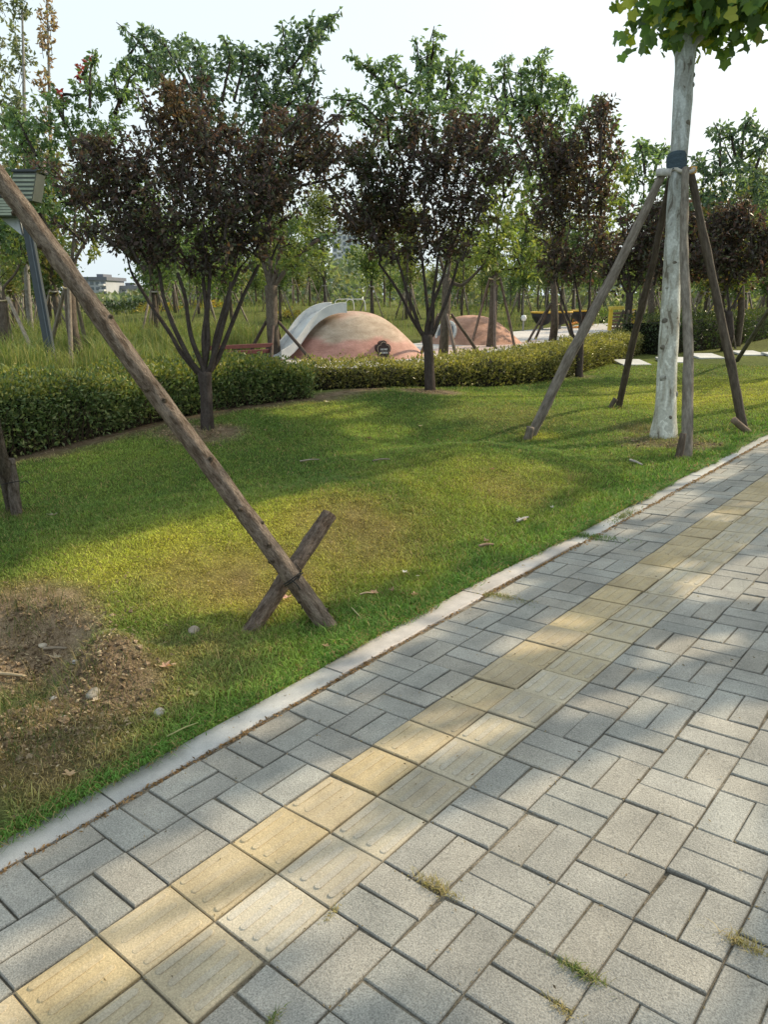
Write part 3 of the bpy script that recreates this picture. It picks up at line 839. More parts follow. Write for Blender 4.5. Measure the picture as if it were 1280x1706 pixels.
def build_mid_trees():
    # base px, distance, trunk path, radii, lobes, palette, label
    S = [
        ('ornamental_tree', 455, 19.2, [(455, 560), (453, 520), (452, 478)], [.17, .16, .15, .17],
         [[(440, 440), (425, 380)], [(452, 430), (450, 340)], [(480, 450), (505, 418), (530, 400)], [(462, 440), (475, 360)]],
         [(232, 62, 34, 17), (268, 88, 36, 22), (215, 90, 18, 14), (305, 115, 60, 34), (370, 115, 58, 42), (345, 175, 72, 48), (445, 165, 62, 50), (478, 112, 46, 44), (512, 70, 36, 34), (548, 38, 20, 18), (478, 220, 60, 52), (400, 235, 80, 52), (420, 120, 40, 34),
          (532, 408, 32, 30, 1), (480, 420, 50, 45, 1), (300, 90, 40, 22), (260, 130, 32, 26), (440, 320, 70, 60), (500, 170, 28, 36), (400, 400, 60, 50, 1)], [BLUEGR, YGRN], 'tallest green tree, spreading high behind the largest purple plum', 11),
        ('ornamental_tree', 740, 19.3, [(741, 560), (743, 520), (745, 465)], [.14, .125, .12, .12],
         [[(735, 430), (720, 340)], [(750, 430), (760, 330)], [(765, 478), (800, 445), (828, 400)]],
         [(722, 66, 16, 20), (716, 105, 30, 25), (602, 110, 24, 14), (640, 130, 34, 22), (690, 150, 44, 36), (750, 125, 46, 26), (792, 140, 26, 24), (640, 195, 55, 36), (720, 205, 82, 46), (800, 205, 45, 48), (580, 180, 30, 16), (740, 160, 55, 35),
          (828, 388, 44, 50, 1), (800, 430, 30, 28, 1), (650, 240, 60, 35)], [GRN, YGRN], 'green tree with a pointed top behind the plum on the mound', 12),
        ('ornamental_tree', 820, 23.6, [(821, 540), (823, 490), (825, 440)], [.14, .13, .125, .11],
         [[(828, 400), (840, 330)], [(820, 390), (800, 340)]],
         [(842, 120, 14, 30), (896, 110, 22, 30), (862, 185, 50, 44), (935, 150, 24, 26), (900, 215, 55, 50), (840, 270, 50, 52), (822, 340, 52, 56, 1), (850, 395, 48, 50, 1), (785, 395, 44, 48, 1), (880, 300, 50, 60), (905, 165, 40, 45), (870, 440, 40, 35, 1), (810, 440, 35, 30, 1)], [GRN, YGRN], 'green tree with a straight bare trunk standing before the smaller dome', 13),  # low lobes use the yellow-green palette as painted sunlight
        ('ornamental_tree', 925, 26.6, [(925, 540), (924, 515), (923, 470)], [.15, .14, .13, .12],
         [[(920, 430), (915, 380)], [(932, 430), (950, 380)]],
         [(965, 200, 24, 26), (985, 185, 16, 20), (940, 250, 44, 48), (900, 300, 36, 50, 1), (950, 320, 45, 50, 1), (1020, 300, 36, 50, 1), (890, 370, 40, 50, 1), (1015, 370, 35, 45, 1)], [GRN, YGRN], 'yellow-green tree behind the slim plum, beside the spinner bowls', 14),
        ('ornamental_tree', 127, 15.6, [(122, 560), (117, 510), (115, 470)], [.13, .12, .115, .11],
         [[(100, 420), (70, 360)], [(118, 420), (125, 340)], [(130, 430), (160, 370)]],
         [(150, 150, 40, 34), (200, 165, 46, 34), (105, 200, 55, 44), (50, 250, 55, 52), (140, 235, 55, 44), (25, 330, 45, 52), (95, 330, 62, 58), (45, 405, 45, 40, 1), (150, 395, 52, 52, 1), (25, 215, 34, 32), (218, 125, 24, 20), (185, 215, 36, 32), (150, 320, 50, 50), (152, 103, 10, 20, 2), (138, 125, 18, 10, 2), (105, 155, 14, 14, 2), (60, 290, 40, 40)], [GRN, YGRN, RED], 'green tree with a few red leaves at its tip behind the left lamp post', 15),
        ('ornamental_tree', 1238, 24., [(1236, 520), (1235, 470), (1234, 420)], [.12, .11, .11, .1],
         [[(1220, 380), (1205, 330)], [(1240, 380), (1250, 320)]],
         [(1203, 228, 26, 22), (1240, 212, 26, 18), (1265, 250, 28, 34), (1200, 285, 42, 38), (1165, 320, 26, 30), (1235, 330, 46, 46), (1180, 350, 36, 36), (1280, 310, 36, 50), (1225, 265, 36, 34)], [BLUEGR], 'bluish green tree at the right edge, right of the pale plane trunk', 16),
        ('ornamental_tree', 1088, 30., [(1086, 520), (1085, 470), (1084, 430)], [.13, .12, .12, .1],
         [[(1078, 390), (1070, 340)], [(1090, 390), (1098, 340)]],
         [(1070, 248, 26, 16), (1040, 275, 26, 24), (1095, 255, 20, 20), (1075, 300, 40, 40), (1045, 340, 34, 40), (1095, 340, 34, 40), (1120, 300, 25, 34)], [GRN], 'distant green tree just left of the plane trunk wrap', 17),
    ]
    for nm, px, D, tr, rd, st, lob, cols, lab, sd in S:
        b = gd(px, D)
        tree(nm, b, tr, rd, lob, D, cols, lab, 'green trees behind the hedge', stems=st, leaf=10, dens=.062, seed=sd, limb_r=.05, upw=.5, droop=.18, bark='bark_dark', bcol=(.15, .125, .10), spread=.3)
    # tall thin poplars far left
    for px, D, tr, lob, lab, sd in [
        (45, 24, [(44, 480), (42, 300), (40, 150), (36, -20)], [(28, 20, 20, 50), (30, 100, 24, 55), (25, 180, 28, 45), (50, 250, 30, 50), (20, 260, 26, 50), (35, -60, 22, 50), (45, 330, 30, 50)], 'tall pale grey-green poplar at the upper left corner', 21),
        (92, 27, [(90, 480), (86, 300), (82, 150), (78, -20)], [(78, 30, 13, 50, 1), (80, 90, 12, 45, 1), (78, 150, 13, 40, 1), (82, 210, 14, 40, 1), (76, -40, 14, 50, 1), (86, 270, 14, 40, 1)], 'thin poplar with pinkish withered leaves beside the pale one', 22),
        (-4, 25, [(-4, 480), (-4, 300), (-4, 150), (-6, 0)], [(-5, 60, 12, 45), (0, 130, 13, 45), (5, 200, 14, 40), (-4, 0, 12, 40)], 'thin pale poplar cut off by the left edge', 23)]:
        b = gd(px, D)
        tree('poplar_tree', b, tr, [.10, .09, .07, .05, .02], lob, D, [PALE, DRYP], lab, 'thin poplars at the upper left', leaf=9, dens=.075, seed=sd, limbs=False, upw=.75, droop=.1, bcol=(.3, .29, .26), spread=.1)
    # forked tree at the left edge behind the hedge
    b = gd(8, 17)
    tree('ornamental_tree', b, [(6, 560), (4, 505)], [.10, .095, .09], [(-30, 350, 50, 60), (-5, 400, 36, 40), (35, 395, 30, 30), (-40, 430, 40, 40)], 17, [GRN], 'forked tree with curved limbs at the left edge beside the lamp post', 'green trees behind the hedge',
         stems=[[(8, 480), (22, 455), (38, 425)], [(-4, 470), (-12, 410)]], leaf=11, dens=.06, seed=31, bcol=(.15, .125, .10))


def build_plane_trees():
    # plane tree in the picture
    b = gp(1105, 728); D = depth_of(b)
    root = thing('plane_tree', b, 'pale mottled plane tree held by four poles on the lawn by the path', 'tree', 'young plane trees along the path')
    wood = MB()
    path = [(1105, 735, 19), (1109, 690, 16.8), (1112, 610, 15.8), (1117, 520, 15.2), (1121, 440, 14.8), (1126, 340, 13.8), (1130, 280, 13.4), (1134, 225, 14.6), (1138, 170, 15.6), (1141, 110, 15.8), (1144, 60, 17)]
    pts = [T(a, c, D) for a, c, _ in path]; rad = [w * D / F for *_, w in path]
    pts[0] = b - np.array([0, 0, .05]); rad[0] *= 1.22; rad[1] *= 1.04
    n0 = len(pts)
    n1 = wood.n; tube(wood, pts, rad, 20, (1, 1, 1), lump=.022, sub=8, seed=3)
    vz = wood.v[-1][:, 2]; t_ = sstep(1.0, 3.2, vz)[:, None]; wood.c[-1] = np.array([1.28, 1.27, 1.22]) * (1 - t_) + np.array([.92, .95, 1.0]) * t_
    topp = pts[-1]; gk = np.random.default_rng(12)
    for k in range(16):
        t_ = gk.uniform(.06, .97); q_ = pts[0] + 0; zz_ = pts[0][2] + (pts[-1][2] - pts[0][2]) * t_; q_ = np.array([np.interp(zz_, [p[2] for p in pts], [p[i] for p in pts]) for i in range(3)]); r_ = float(np.interp(zz_, [p[2] for p in pts], rad))
        a_ = gk.uniform(-1.4, 1.4); o_ = unit(-FW * np.array([1, 1, 0]) * math.cos(a_) + RT * math.sin(a_))
        tube(wood, [q_ + o_ * r_ * .8, q_ + o_ * (r_ + .004), q_ + o_ * (r_ + .012)], [.03, .024, .008] if k % 3 else [.045, .036, .012], 8, (.38, .34, .3) if k % 2 else (.7, .68, .64), lump=.15, sub=1, seed=k)
    limbs = []
    g = np.random.default_rng(5)
    for k, (dx, dy, dzz) in enumerate([(-.3, .1, 1.7), (.55, -.2, 1.6), (.1, .5, 1.9), (-.2, -.6, 2.2), (.8, .5, 1.3), (-.7, .4, 2.3), (.05, 0, 2.6), (.95, .75, .75), (.6, 1.0, 1.0), (.9, -.5, 1.4), (-.7, -.5, 2.7)]):
        e = topp + np.array([dx * 1.7, dy * 1.7, dzz * 1.1])
        m = topp + np.array([dx * .4, dy * .4, dzz * .45])
        tube(wood, [topp - np.array([0, 0, .15]), m, e], [.06, .04, .015], 9, (.9, .9, .9), lump=.03, sub=5, seed=k)
        limbs.append((topp, m, e))
    part(wood, 'trunk', M['bark_plane'], root, True)
    lf = MB(); plane_crown(lf, limbs, b, 1, low=topp[2] - .12)
    part(lf, 'crown', M['leaf_plane'], root)
    # wrap of dark cloth above the strap
    mb = MB(); w = [T(1127.5 + .08 * k, 288 - 5 * k, D) for k in range(7)]
    tube(mb, w, [.107, .112, .108, .113, .108, .111, .103], 18, (.07, .10, .12), lump=.02, sub=3)
    part(mb, 'trunk_wrap', M['wrap'], root, True)

    # its support frame
    tie = T(1128, 287, D)
    froot = thing('tree_support', b + np.array([-.2, .1, 0]), 'four-pole wooden frame with pale straps propping up the pale plane tree', 'tree support', 'wooden tree supports')
    for (fx, fy), (tx, ty), r, dd, c in [((880, 728), (1106, 288), .055, -.10, (.23, .20, .17)), ((1030, 678), (1119, 292), .045, .2, (.10, .08, .065)), ((1146, 763), (1142, 282), .05, -.2, (.24, .215, .18)), ((1243, 712), (1150, 280), .05, .12, (.12, .10, .08))]:
        f = gp(fx, fy); mb = MB(); t = T(tx, ty, D + dd)
        tube(mb, [f - np.array([0, 0, .08]), f * .66 + t * .34 + RT * random.uniform(-.035, .035), f * .33 + t * .67 + RT * random.uniform(-.035, .035), t], [r * 1.1, r, r * .95, r * .8], 12, c, lump=.075, sub=14, seed=int(fx))
        part(mb, 'pole', M['pole'], froot, True)
    mb = MB(); th = np.linspace(0, 2 * math.pi, 25)
    rr = .135 + .05 * np.cos(th * 2)
    tube(mb, np.stack([tie[0] + rr * np.cos(th), tie[1] + rr * np.sin(th), tie[2] + .025 * np.sin(th * 3)], 1), .022, 6, (.52, .49, .44), caps=False)
    box(mb, T(1106, 288, D - .14), .07, .05, .035, X=RT, col=(.55, .54, .52))
    part(mb, 'strap', M['strap'], froot, True)
    mb = MB(); box(mb, T(1154, 284, D - .03), .035, .04, .035, X=RT, col=(.75, .45, .15)); part(mb, 'tie_block', M['strap'], froot)
    # pegs at the feet
    for a, c, r, cc in [((878, 732), (885, 712), .05, (.2, .17, .14)), ((1130, 764), (1139, 722), .035, (.13, .10, .08)), ((1254, 720), (1222, 699), .042, (.26, .2, .15)), ((1013, 680), (1026, 664), .035, (.12, .1, .08))]:
        p = gp(*a); q = T(*c, depth_of(p) - .06); mb = MB(); tube(mb, [p - np.array([0, 0, .04]), q], [r, r], 9, cc, lump=.08, sub=6, seed=int(a[0])); part(mb, 'peg', M['pole'], froot, True)

    # plane tree whose prop is the big log: trunk stands just left of the frame
    b0 = np.array([-2.95, 1.02, float(H(-2.95, 1.02))])
    r0 = thing('plane_tree', b0, 'plane tree just outside the left edge whose props cross the lawn', 'tree', 'young plane trees along the path')
    wood = MB(); tt = b0 + np.array([.02, .03, 4.3])
    tube(wood, [b0 - np.array([0, 0, .1]), b0 + np.array([.02, 0, 1.5]), b0 + np.array([0, .02, 3.]), tt], [.13, .11, .10, .11], 16, (1, 1, 1), lump=.02, sub=6)
    limbs = []
    for k in range(8):
        a = k * .785 + .3; e = tt + np.array([math.cos(a) * 1.2, math.sin(a) * 1.2, 1.5 + .5 * (k % 3)]); m = tt * .55 + e * .45 + np.array([0, 0, .15])
        tube(wood, [tt - np.array([0, 0, .2]), m, e], [.06, .04, .015], 8, (.9, .9, .9), sub=4); limbs.append((tt, m, e))
    part(wood, 'trunk', M['bark_plane'], r0, True)
    lf = MB(); plane_crown(lf, limbs, b0, 2, low=4.3); part(lf, 'crown', M['leaf_plane'], r0)

    # the big log and its stake, and the second leg at the left edge
    sr = thing('tree_support', gp(487, 1040), 'thick rough-barked log prop wired to a short crossed stake on the near lawn', 'tree support', 'wooden tree supports')
    foot = gp(545, 1042); top = T(-150, 95, 3.62)
    mb = MB(); d = top - foot
    side = unit(np.cross(d, [0, 0, 1]))
    pts = [foot - unit(d) * .09, foot, foot + d * .2 + side * .004, foot + d * .45 - np.array([0, 0, .012]), foot + d * .7 + side * .008, top]
    tube(mb, pts, [.051, .049, .0475, .047, .047, .044], 26, (.30, .24, .19), lump=.035, sub=32, seed=9)
    g = np.random.default_rng(3)
    for k in range(26):      # knots
        t = g.random(); p = foot + d * t; a = g.uniform(0, 6.28); o = unit(np.cross(unit(d), g.normal(size=3)))
        tube(mb, [p + o * .03, p + o * (.049 + .004 * g.random()), p + o * .056], [.017, .012, .004], 7, (.2, .16, .12), sub=1)
    part(mb, 'log', M['bark_rough'], sr, True)
    sb = gp(424, 1042); dl = depth_of(foot)
    st = T(549, 857, 4.12)
    mb = MB(); tube(mb, [sb - unit(st - sb) * .1, sb, sb * .5 + st * .5, st], [.042, .043, .044, .043], 14, (.24, .19, .155), lump=.06, sub=14, seed=21)
    part(mb, 'stake', M['bark_rough'], sr, True)
    # wire at the crossing
    lp = foot + d * float(np.clip(((T(487, 962, 3.98) - foot) @ d) / (d @ d), 0, 1)); dn = unit(d); sn = unit(st - sb)
    mb = MB(); th = np.linspace(0, 2 * math.pi, 40)
    A1 = unit(np.cross(dn, FW)); B1 = np.cross(dn, A1)
    for k in range(2):
        rr = .053 + .024 * np.clip(np.sin(th) * (B1 @ FW), 0, 1)
        tube(mb, lp + dn * (.012 * k - .004) + A1 * (rr * np.cos(th))[:, None] + B1 * (rr * np.sin(th))[:, None], .0028, 5, (1, 1, 1), caps=False)
    e = lp - FW * .052
    tube(mb, [e, e + np.array([.03, .02, -.03]), e + np.array([.04, .03, -.1]), e + np.array([.035, .03, -.16])], .0026, 5, sub=4)
    tube(mb, [e + RT * .03, e + RT * .05 + np.array([0, 0, .05]), e + RT * .02 + np.array([0, 0, .09])], .0026, 5, sub=4)
    part(mb, 'wire', M['wire'], sr, True)

    sr = thing('tree_support', gp(25, 853), 'prop foot tied to an upright stake, cut off by the left edge below the hedge', 'tree support', 'wooden tree supports')
    f = gp(22, 848); t0 = T(-150, 95, 3.9)
    mb = MB(); tube(mb, [f - np.array([0, 0, .06]), f * .6 + t0 * .4, t0], [.05, .048, .045], 12, (.17, .14, .115), lump=.05, sub=14); part(mb, 'pole', M['bark_rough'], sr, True)
    f = gp(28, 856); mb = MB(); tube(mb, [f - np.array([0, 0, .06]), f + np.array([0, 0, .22]), f + np.array([.0, .0, .43])], [.043, .044, .043], 12, (.25, .21, .18), lump=.05, sub=8); part(mb, 'stake', M['bark_rough'], sr, True)
    mb = MB(); c = f + np.array([-.03, 0, .24]); th = np.linspace(0, 2 * math.pi, 30)
    tube(mb, np.stack([c[0] + .075 * np.cos(th), c[1] + .07 * np.sin(th), c[2] + .02 * np.cos(th)], 1), .003, 5, caps=False)
    tube(mb, [c + RT * .08, c + RT * .12 + np.array([0, 0, .02]), c + RT * .15 - np.array([0, 0, .02])], .003, 5, sub=4); part(mb, 'wire', M['wire'], sr, True)

    # unseen plane trees, mostly added for shadow (street side and further along the lawn)
    for bx, by, h0, rr, sd in [(-1.9, 17.0, 7.0, 3.0, 4), (5.4, 9.6, 3.2, 3.0, 5), (5.4, 15.5, 3.2, 3.0, 6), (3.0, 8.6, 3.4, 2.7, 7), (2.8, 12.6, 3.4, 3.0, 8), (-.4, 13.2, 6.3, 2.8, 9), (-.9, 20.6, 4.0, 2.8, 10)]:
        bb = np.array([bx, by, float(H(bx, by)) if bx < 0 else float(pave_z(min(bx, 5.2), by))])
        r1 = thing('plane_tree', bb, 'unseen plane tree beyond the right edge of the picture, crown shaped to dapple the ground', 'tree', 'unseen plane trees beyond the right edge')
        wood = MB(); tt = bb + np.array([0, 0, h0]); tube(wood, [bb - np.array([0, 0, .1]), bb + np.array([.02, 0, h0 / 2]), tt], [.13, .11, .11], 12, (1, 1, 1), lump=.02, sub=5); limbs = []
        for k in range(9):
            a = k * .7 + sd; e = tt + np.array([math.cos(a) * rr * .62, math.sin(a) * rr * .62 * (.4 + .3 * (k % 3)), .8 + .8 * ((k * 2) % 3)]); m = tt * .55 + e * .45 + np.array([0, 0, .15])
            tube(wood, [tt - np.array([0, 0, .2]), m, e], [.06, .04, .015], 8, (.9, .9, .9), sub=4); limbs.append((tt, m, e))
        part(wood, 'trunk', M['bark_plane'], r1, True)
        lf = MB(); plane_crown(lf, limbs, bb, sd, low=bb[2] + h0, R=rr, nk=150); part(lf, 'crown', M['leaf_plane'], r1)
        if bx < -1.5:
            support([gp(1226, 602), bb + np.array([1.0, -.9, 0]), bb + np.array([1.0, .9, 0])], bb + np.array([0, 0, 3.0]), .05, 'pole prop slanting down to the lawn at the right edge beside the stepping slabs', 'wooden tree supports', col=(.16, .15, .12), trunk_r=.11)


SUN_AZ, SUN_EL = math.radians(18), math.radians(34)
SUND = np.array([math.sin(SUN_AZ) * math.cos(SUN_EL), math.cos(SUN_AZ) * math.cos(SUN_EL), math.sin(SUN_EL)])
# ground spots kept sunny: crown leaves on the sun's line to them are removed
LIT = [(gp(*p), r) for p, r in [
    ((250, 930), .55), ((400, 900), .6), ((520, 870), .6), ((640, 830), .55), ((760, 805), .5), ((860, 800), .4), ((480, 950), .4), ((170, 940), .35), ((330, 960), .4), ((620, 920), .35), ((30, 1100), .4), ((170, 1130), .2),
    ((700, 1030), .22), ((640, 1065), .2), ((770, 990), .2), ((1060, 835), .35), ((1130, 790), .4),
    ((1000, 1600), .22), ((800, 1550), .20), ((1150, 1560), .25), ((700, 1440), .14), ((900, 1400), .16), ((1220, 1450), .2), ((1050, 1450), .16), ((1240, 1650), .2), ((600, 1600), .10),
    ((1130, 1120), .14), ((880, 1090), .12), ((1200, 1270), .14), ((980, 1200), .07), ((450, 1390), .13), ((240, 1520), .15), ((80, 1640), .15), ((720, 1260), .10), ((570, 1310), .08), ((1080, 1240), .10), ((1250, 990), .25), ((1180, 1000), .16), ((1010, 1330), .12), ((450, 1540), .12),
    ((200, 645), .8), ((430, 612), .5), ((620, 606), .6), ((760, 600), .7), ((900, 587), .9), ((1190, 660), 1.6), ((1100, 650), 1.0), ((1270, 650), 1.9), ((1010, 665), .6), ((1240, 680), .8), ((900, 725), .2), ((800, 725), .25), ((540, 682), .5), ((620, 720), .3), ((1000, 700), .3), ((900, 660), .6)]]


def plane_crown(mb, limbs, base, seed, low, R=2.3, nk=60):
    """large lobed leaves on drooping twigs round each limb"""
    g = np.random.default_rng(seed * 13)
    tops = np.array([l[2] for l in limbs]); cen = tops.mean(0)
    P = []
    for (a, m, e) in limbs:
        for k in range(nk):
            t = g.uniform(.15, 1.05)
            p = (1 - t) ** 2 * a + 2 * t * (1 - t) * m + t * t * e
            o = unit(g.normal(size=3)) * np.array([1, 1, .75])
            ln = g.uniform(.25, 1.0) * R / 2.3
            s = np.linspace(.1, 1, 7)
            q = p + o * (ln * s)[:, None] + np.array([0, 0, -.22]) * (s ** 2)[:, None] + g.normal(0, .05, (7, 3))
            P.append(q)
    P = np.concatenate(P)
    P = P[P[:, 2] > low + g.normal(0, .1, len(P))]
    # drop leaves that would cast shadow on the lit spots
    keep = np.ones(len(P), bool)
    for c, r in LIT:
        w = P - c; k = w @ SUND; dist = np.linalg.norm(w - k[:, None] * SUND, axis=1)
        keep &= ~((dist < r * .8 + .10) & (k > 0))
    P = P[keep]; n = len(P)
    ang = np.array([0, 22, 40, 62, 88, 118, 150, 180, 210, 242, 272, 298, 320, 338]) * math.pi / 180
    rad = np.array([1.0, .80, .70, .98, .68, .82, .52, .22, .52, .82, .68, .98, .70, .80])
    sz = g.uniform(.06, .115, n)
    ax = unit(g.normal(0, .7, (n, 3)) + np.array([0, 0, -.7])); b = unit(np.cross(ax, g.normal(size=(n, 3)))); nn = np.cross(ax, b)
    cu = g.uniform(-.25, .25, n)
    V = P[:, None, :] + sz[:, None, None] * (ax[:, None, :] * (rad * np.cos(ang))[None, :, None] + b[:, None, :] * (rad * np.sin(ang))[None, :, None] + nn[:, None, :] * (cu[:, None] * np.abs(rad * np.sin(ang))[None] )[:, :, None])
    k = len(ang); V = np.concatenate([P[:, None, :], V], 1).reshape(-1, 3)
    i = np.arange(n)[:, None] * (k + 1); j = np.arange(k)[None]
    tr = np.stack([np.broadcast_to(i, (n, k)), i + 1 + j, i + 1 + (j + 1) % k], -1).reshape(-1, 3)
    c = palette([(.14, .22, .085), (.11, .19, .09), (.19, .26, .075), (.34, .36, .09), (.10, .16, .085), (.13, .20, .09)], n, .3)
    mb.add(V, tris=tr, col=np.repeat(c, k + 1, 0))


# ------------------------------------------------------------------ hedges
def hedge(line, height, depth, n, leaf, cols, topcols, label, seed, core=(.02, .022, .014)):
    g = np.random.default_rng(seed)
    L = line[:, :2]; seg = np.linalg.norm(np.diff(L, axis=0), axis=1); s = np.concatenate([[0], np.cumsum(seg)])
    root = thing('hedge', [L[0][0], L[0][1], 0], label, 'hedge', 'clipped hedges round the playground')
    dirn = unit(np.gradient(L, axis=0)); nrm = np.stack([-dirn[:, 1], dirn[:, 0]], 1)     # away from the lawn
    mid = L[len(L) // 2]
    if (nrm[len(L) // 2] @ (mid - CAM[:2])) < 0: nrm = -nrm

    def at(u, off):
        p = np.stack([np.interp(u, s, L[:, i]) for i in range(2)], 1); q = unit(np.stack([np.interp(u, s, nrm[:, i]) for i in range(2)], 1))
        return p + q * off[:, None]
    u = g.uniform(0, s[-1], n); face = g.random(n)
    hh = height * (1 + .06 * np.sin(u * 2.3) + .05 * np.sin(u * 5.1 + 1) + .03 * np.sin(u * 11))
    r = g.random(n)
    front = face < .5; top = (face >= .5) & (face < .93)
    off = np.where(front, g.normal(.04, .055, n) + .05 * np.sin(u * 6.3) * g.random(n), np.where(top, g.uniform(0, depth, n), depth + g.normal(0, .05, n)))
    z = np.where(top, hh + g.normal(0, .035, n), hh * (r ** .8))
    ed = np.clip((z - hh * .72) / (hh * .28), 0, 1); off = off + np.where(front, .13 * ed ** 2, 0)
    off = off + np.where(front, .06 * (1 - z / hh), 0)
    z = np.where(top, z - .10 * np.clip(1 - off / .18, 0, 1) ** 2, z)
    sh = g.random(n) < .05; z = np.where(top & sh, z + g.uniform(.02, .09, n), z)
    en = g.random(n) < .06; e0 = g.random(n) < .5; front = front & ~en; top = top & ~en
    u = np.where(en, np.where(e0, g.normal(-.02, .05, n), s[-1] + g.normal(.02, .05, n)), u); off = np.where(en, g.uniform(-.02, depth, n), off); z = np.where(en, hh * r ** .8, z)
    tt0 = unit(L[1] - L[0]); tt1 = unit(L[-1] - L[-2])
    p = at(u, off) + np.where(u < 0, u, 0)[:, None] * tt0 + np.where(u > s[-1], u - s[-1], 0)[:, None] * tt1
    base = np.where(front, H(p[:, 0], p[:, 1]), 0)
    zz = np.where(front, base * (1 - z / hh) + z, z)
    P = np.concatenate([p, zz[:, None]], 1)
    q = at(u, off + .1) - at(u, off); outw = np.concatenate([-unit(q), np.zeros((n, 1))], 1)
    ax = np.where(front[:, None], outw * .6 + np.array([0, 0, .35]), np.array([0, 0, .8])) + g.normal(0, .5, (n, 3))
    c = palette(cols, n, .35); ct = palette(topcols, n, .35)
    tm = (top | (z > hh * .86)) & (g.random(n) < .75); c = np.where(tm[:, None], ct, c)  # top leaves take lighter colours as painted sunlight
    sz = leaf * g.uniform(.65, 1.3, n)
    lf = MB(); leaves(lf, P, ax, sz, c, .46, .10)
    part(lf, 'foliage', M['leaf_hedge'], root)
    # dark twiggy inside
    cm = MB(); k = 40; uu = np.linspace(.06, s[-1] - .06, k); rows = []
    hq = height * .93
    for o_, z_ in ((.14, -.1), (.12, hq * .5), (.22, hq - .05), (depth * .5, hq - .02), (depth - .12, hq - .06), (depth - .06, -.1)):
        a = at(uu, np.full(k, o_)); rows.append(np.concatenate([a, np.full((k, 1), z_)], 1))
    V = np.concatenate(rows); Q = [[a * k + b, a * k + b + 1, (a + 1) * k + b + 1, (a + 1) * k + b] for a in range(5) for b in range(k - 1)]
    cm.add(V, quads=Q, col=core, polys=[[a * k for a in range(6)], [a * k + k - 1 for a in range(6)][::-1]])
    tw = g.random(400) * s[-1]; o_ = g.uniform(.03, .12, 400); a = at(tw, o_); b_ = at(tw + g.normal(0, .1, 400), o_ - .05)
    for i in range(400):
        tube(cm, [np.array([*a[i], H(a[i][0], a[i][1])]), np.array([*b_[i], g.uniform(.25, .8) * height])], [.006, .003], 3, (.10, .075, .055), caps=False)
    part(cm, 'branches', M['bark_dark'], root)


# ------------------------------------------------------------------ playground
def revolve(mb, c, prof, n=48, colf=None, jit=0., ex=1.):
    th = np.linspace(0, 2 * math.pi, n, endpoint=False); V = []; Cc = []
    g = np.random.default_rng(3)
    for r, z in prof:
        rr = r * (1 + jit * np.sin(3 * th + 1) + jit * .6 * np.sin(7 * th))
        V.append(np.stack([c[0] + rr * np.cos(th), c[1] + rr * np.sin(th), np.full(n, c[2] + z)], 1))
    V = np.concatenate(V); m = len(prof)
    i = np.arange(m - 1)[:, None] * n; j = np.arange(n)[None]; j2 = (j + 1) % n
    Q = np.stack([i + j, i + j2, i + n + j2, i + n + j], -1).reshape(-1, 4)
    cc = np.array([colf(v - c) for v in V]) if colf else (1, 1, 1)
    mb.add(V, quads=Q, col=cc)


def dome_prof(R, h, k=26):
    t = np.linspace(0, 1, k); r = np.array([1.0, .93, .83, .70, .55, .38, .20, .0]); z = np.array([0, .12, .28, .48, .70, .88, .975, 1.0])
    u = np.linspace(0, 1, 8)
    rr = np.interp(t, u, r); zz = np.interp(t, u, z)
    for _ in range(2): rr[1:-1] = (rr[:-2] + 2 * rr[1:-1] + rr[2:]) / 4; zz[1:-1] = (zz[:-2] + 2 * zz[1:-1] + zz[2:]) / 4
    rr[-1] = .001
    return [(R * a, h * b) for a, b in zip(rr, zz)]


def ray_dome(px, py, c, prof, d0, d1):
    rr = np.array([p[0] for p in prof])[::-1]; zz = np.array([p[1] for p in prof])[::-1]
    for d in np.arange(d0, d1, .01):
        p = T(px, py, d); r = math.hypot(p[0] - c[0], p[1] - c[1])
        if r < rr[-1] and p[2] - c[2] < np.interp(r, rr, zz): return p
    return T(px, py, (d0 + d1) / 2)


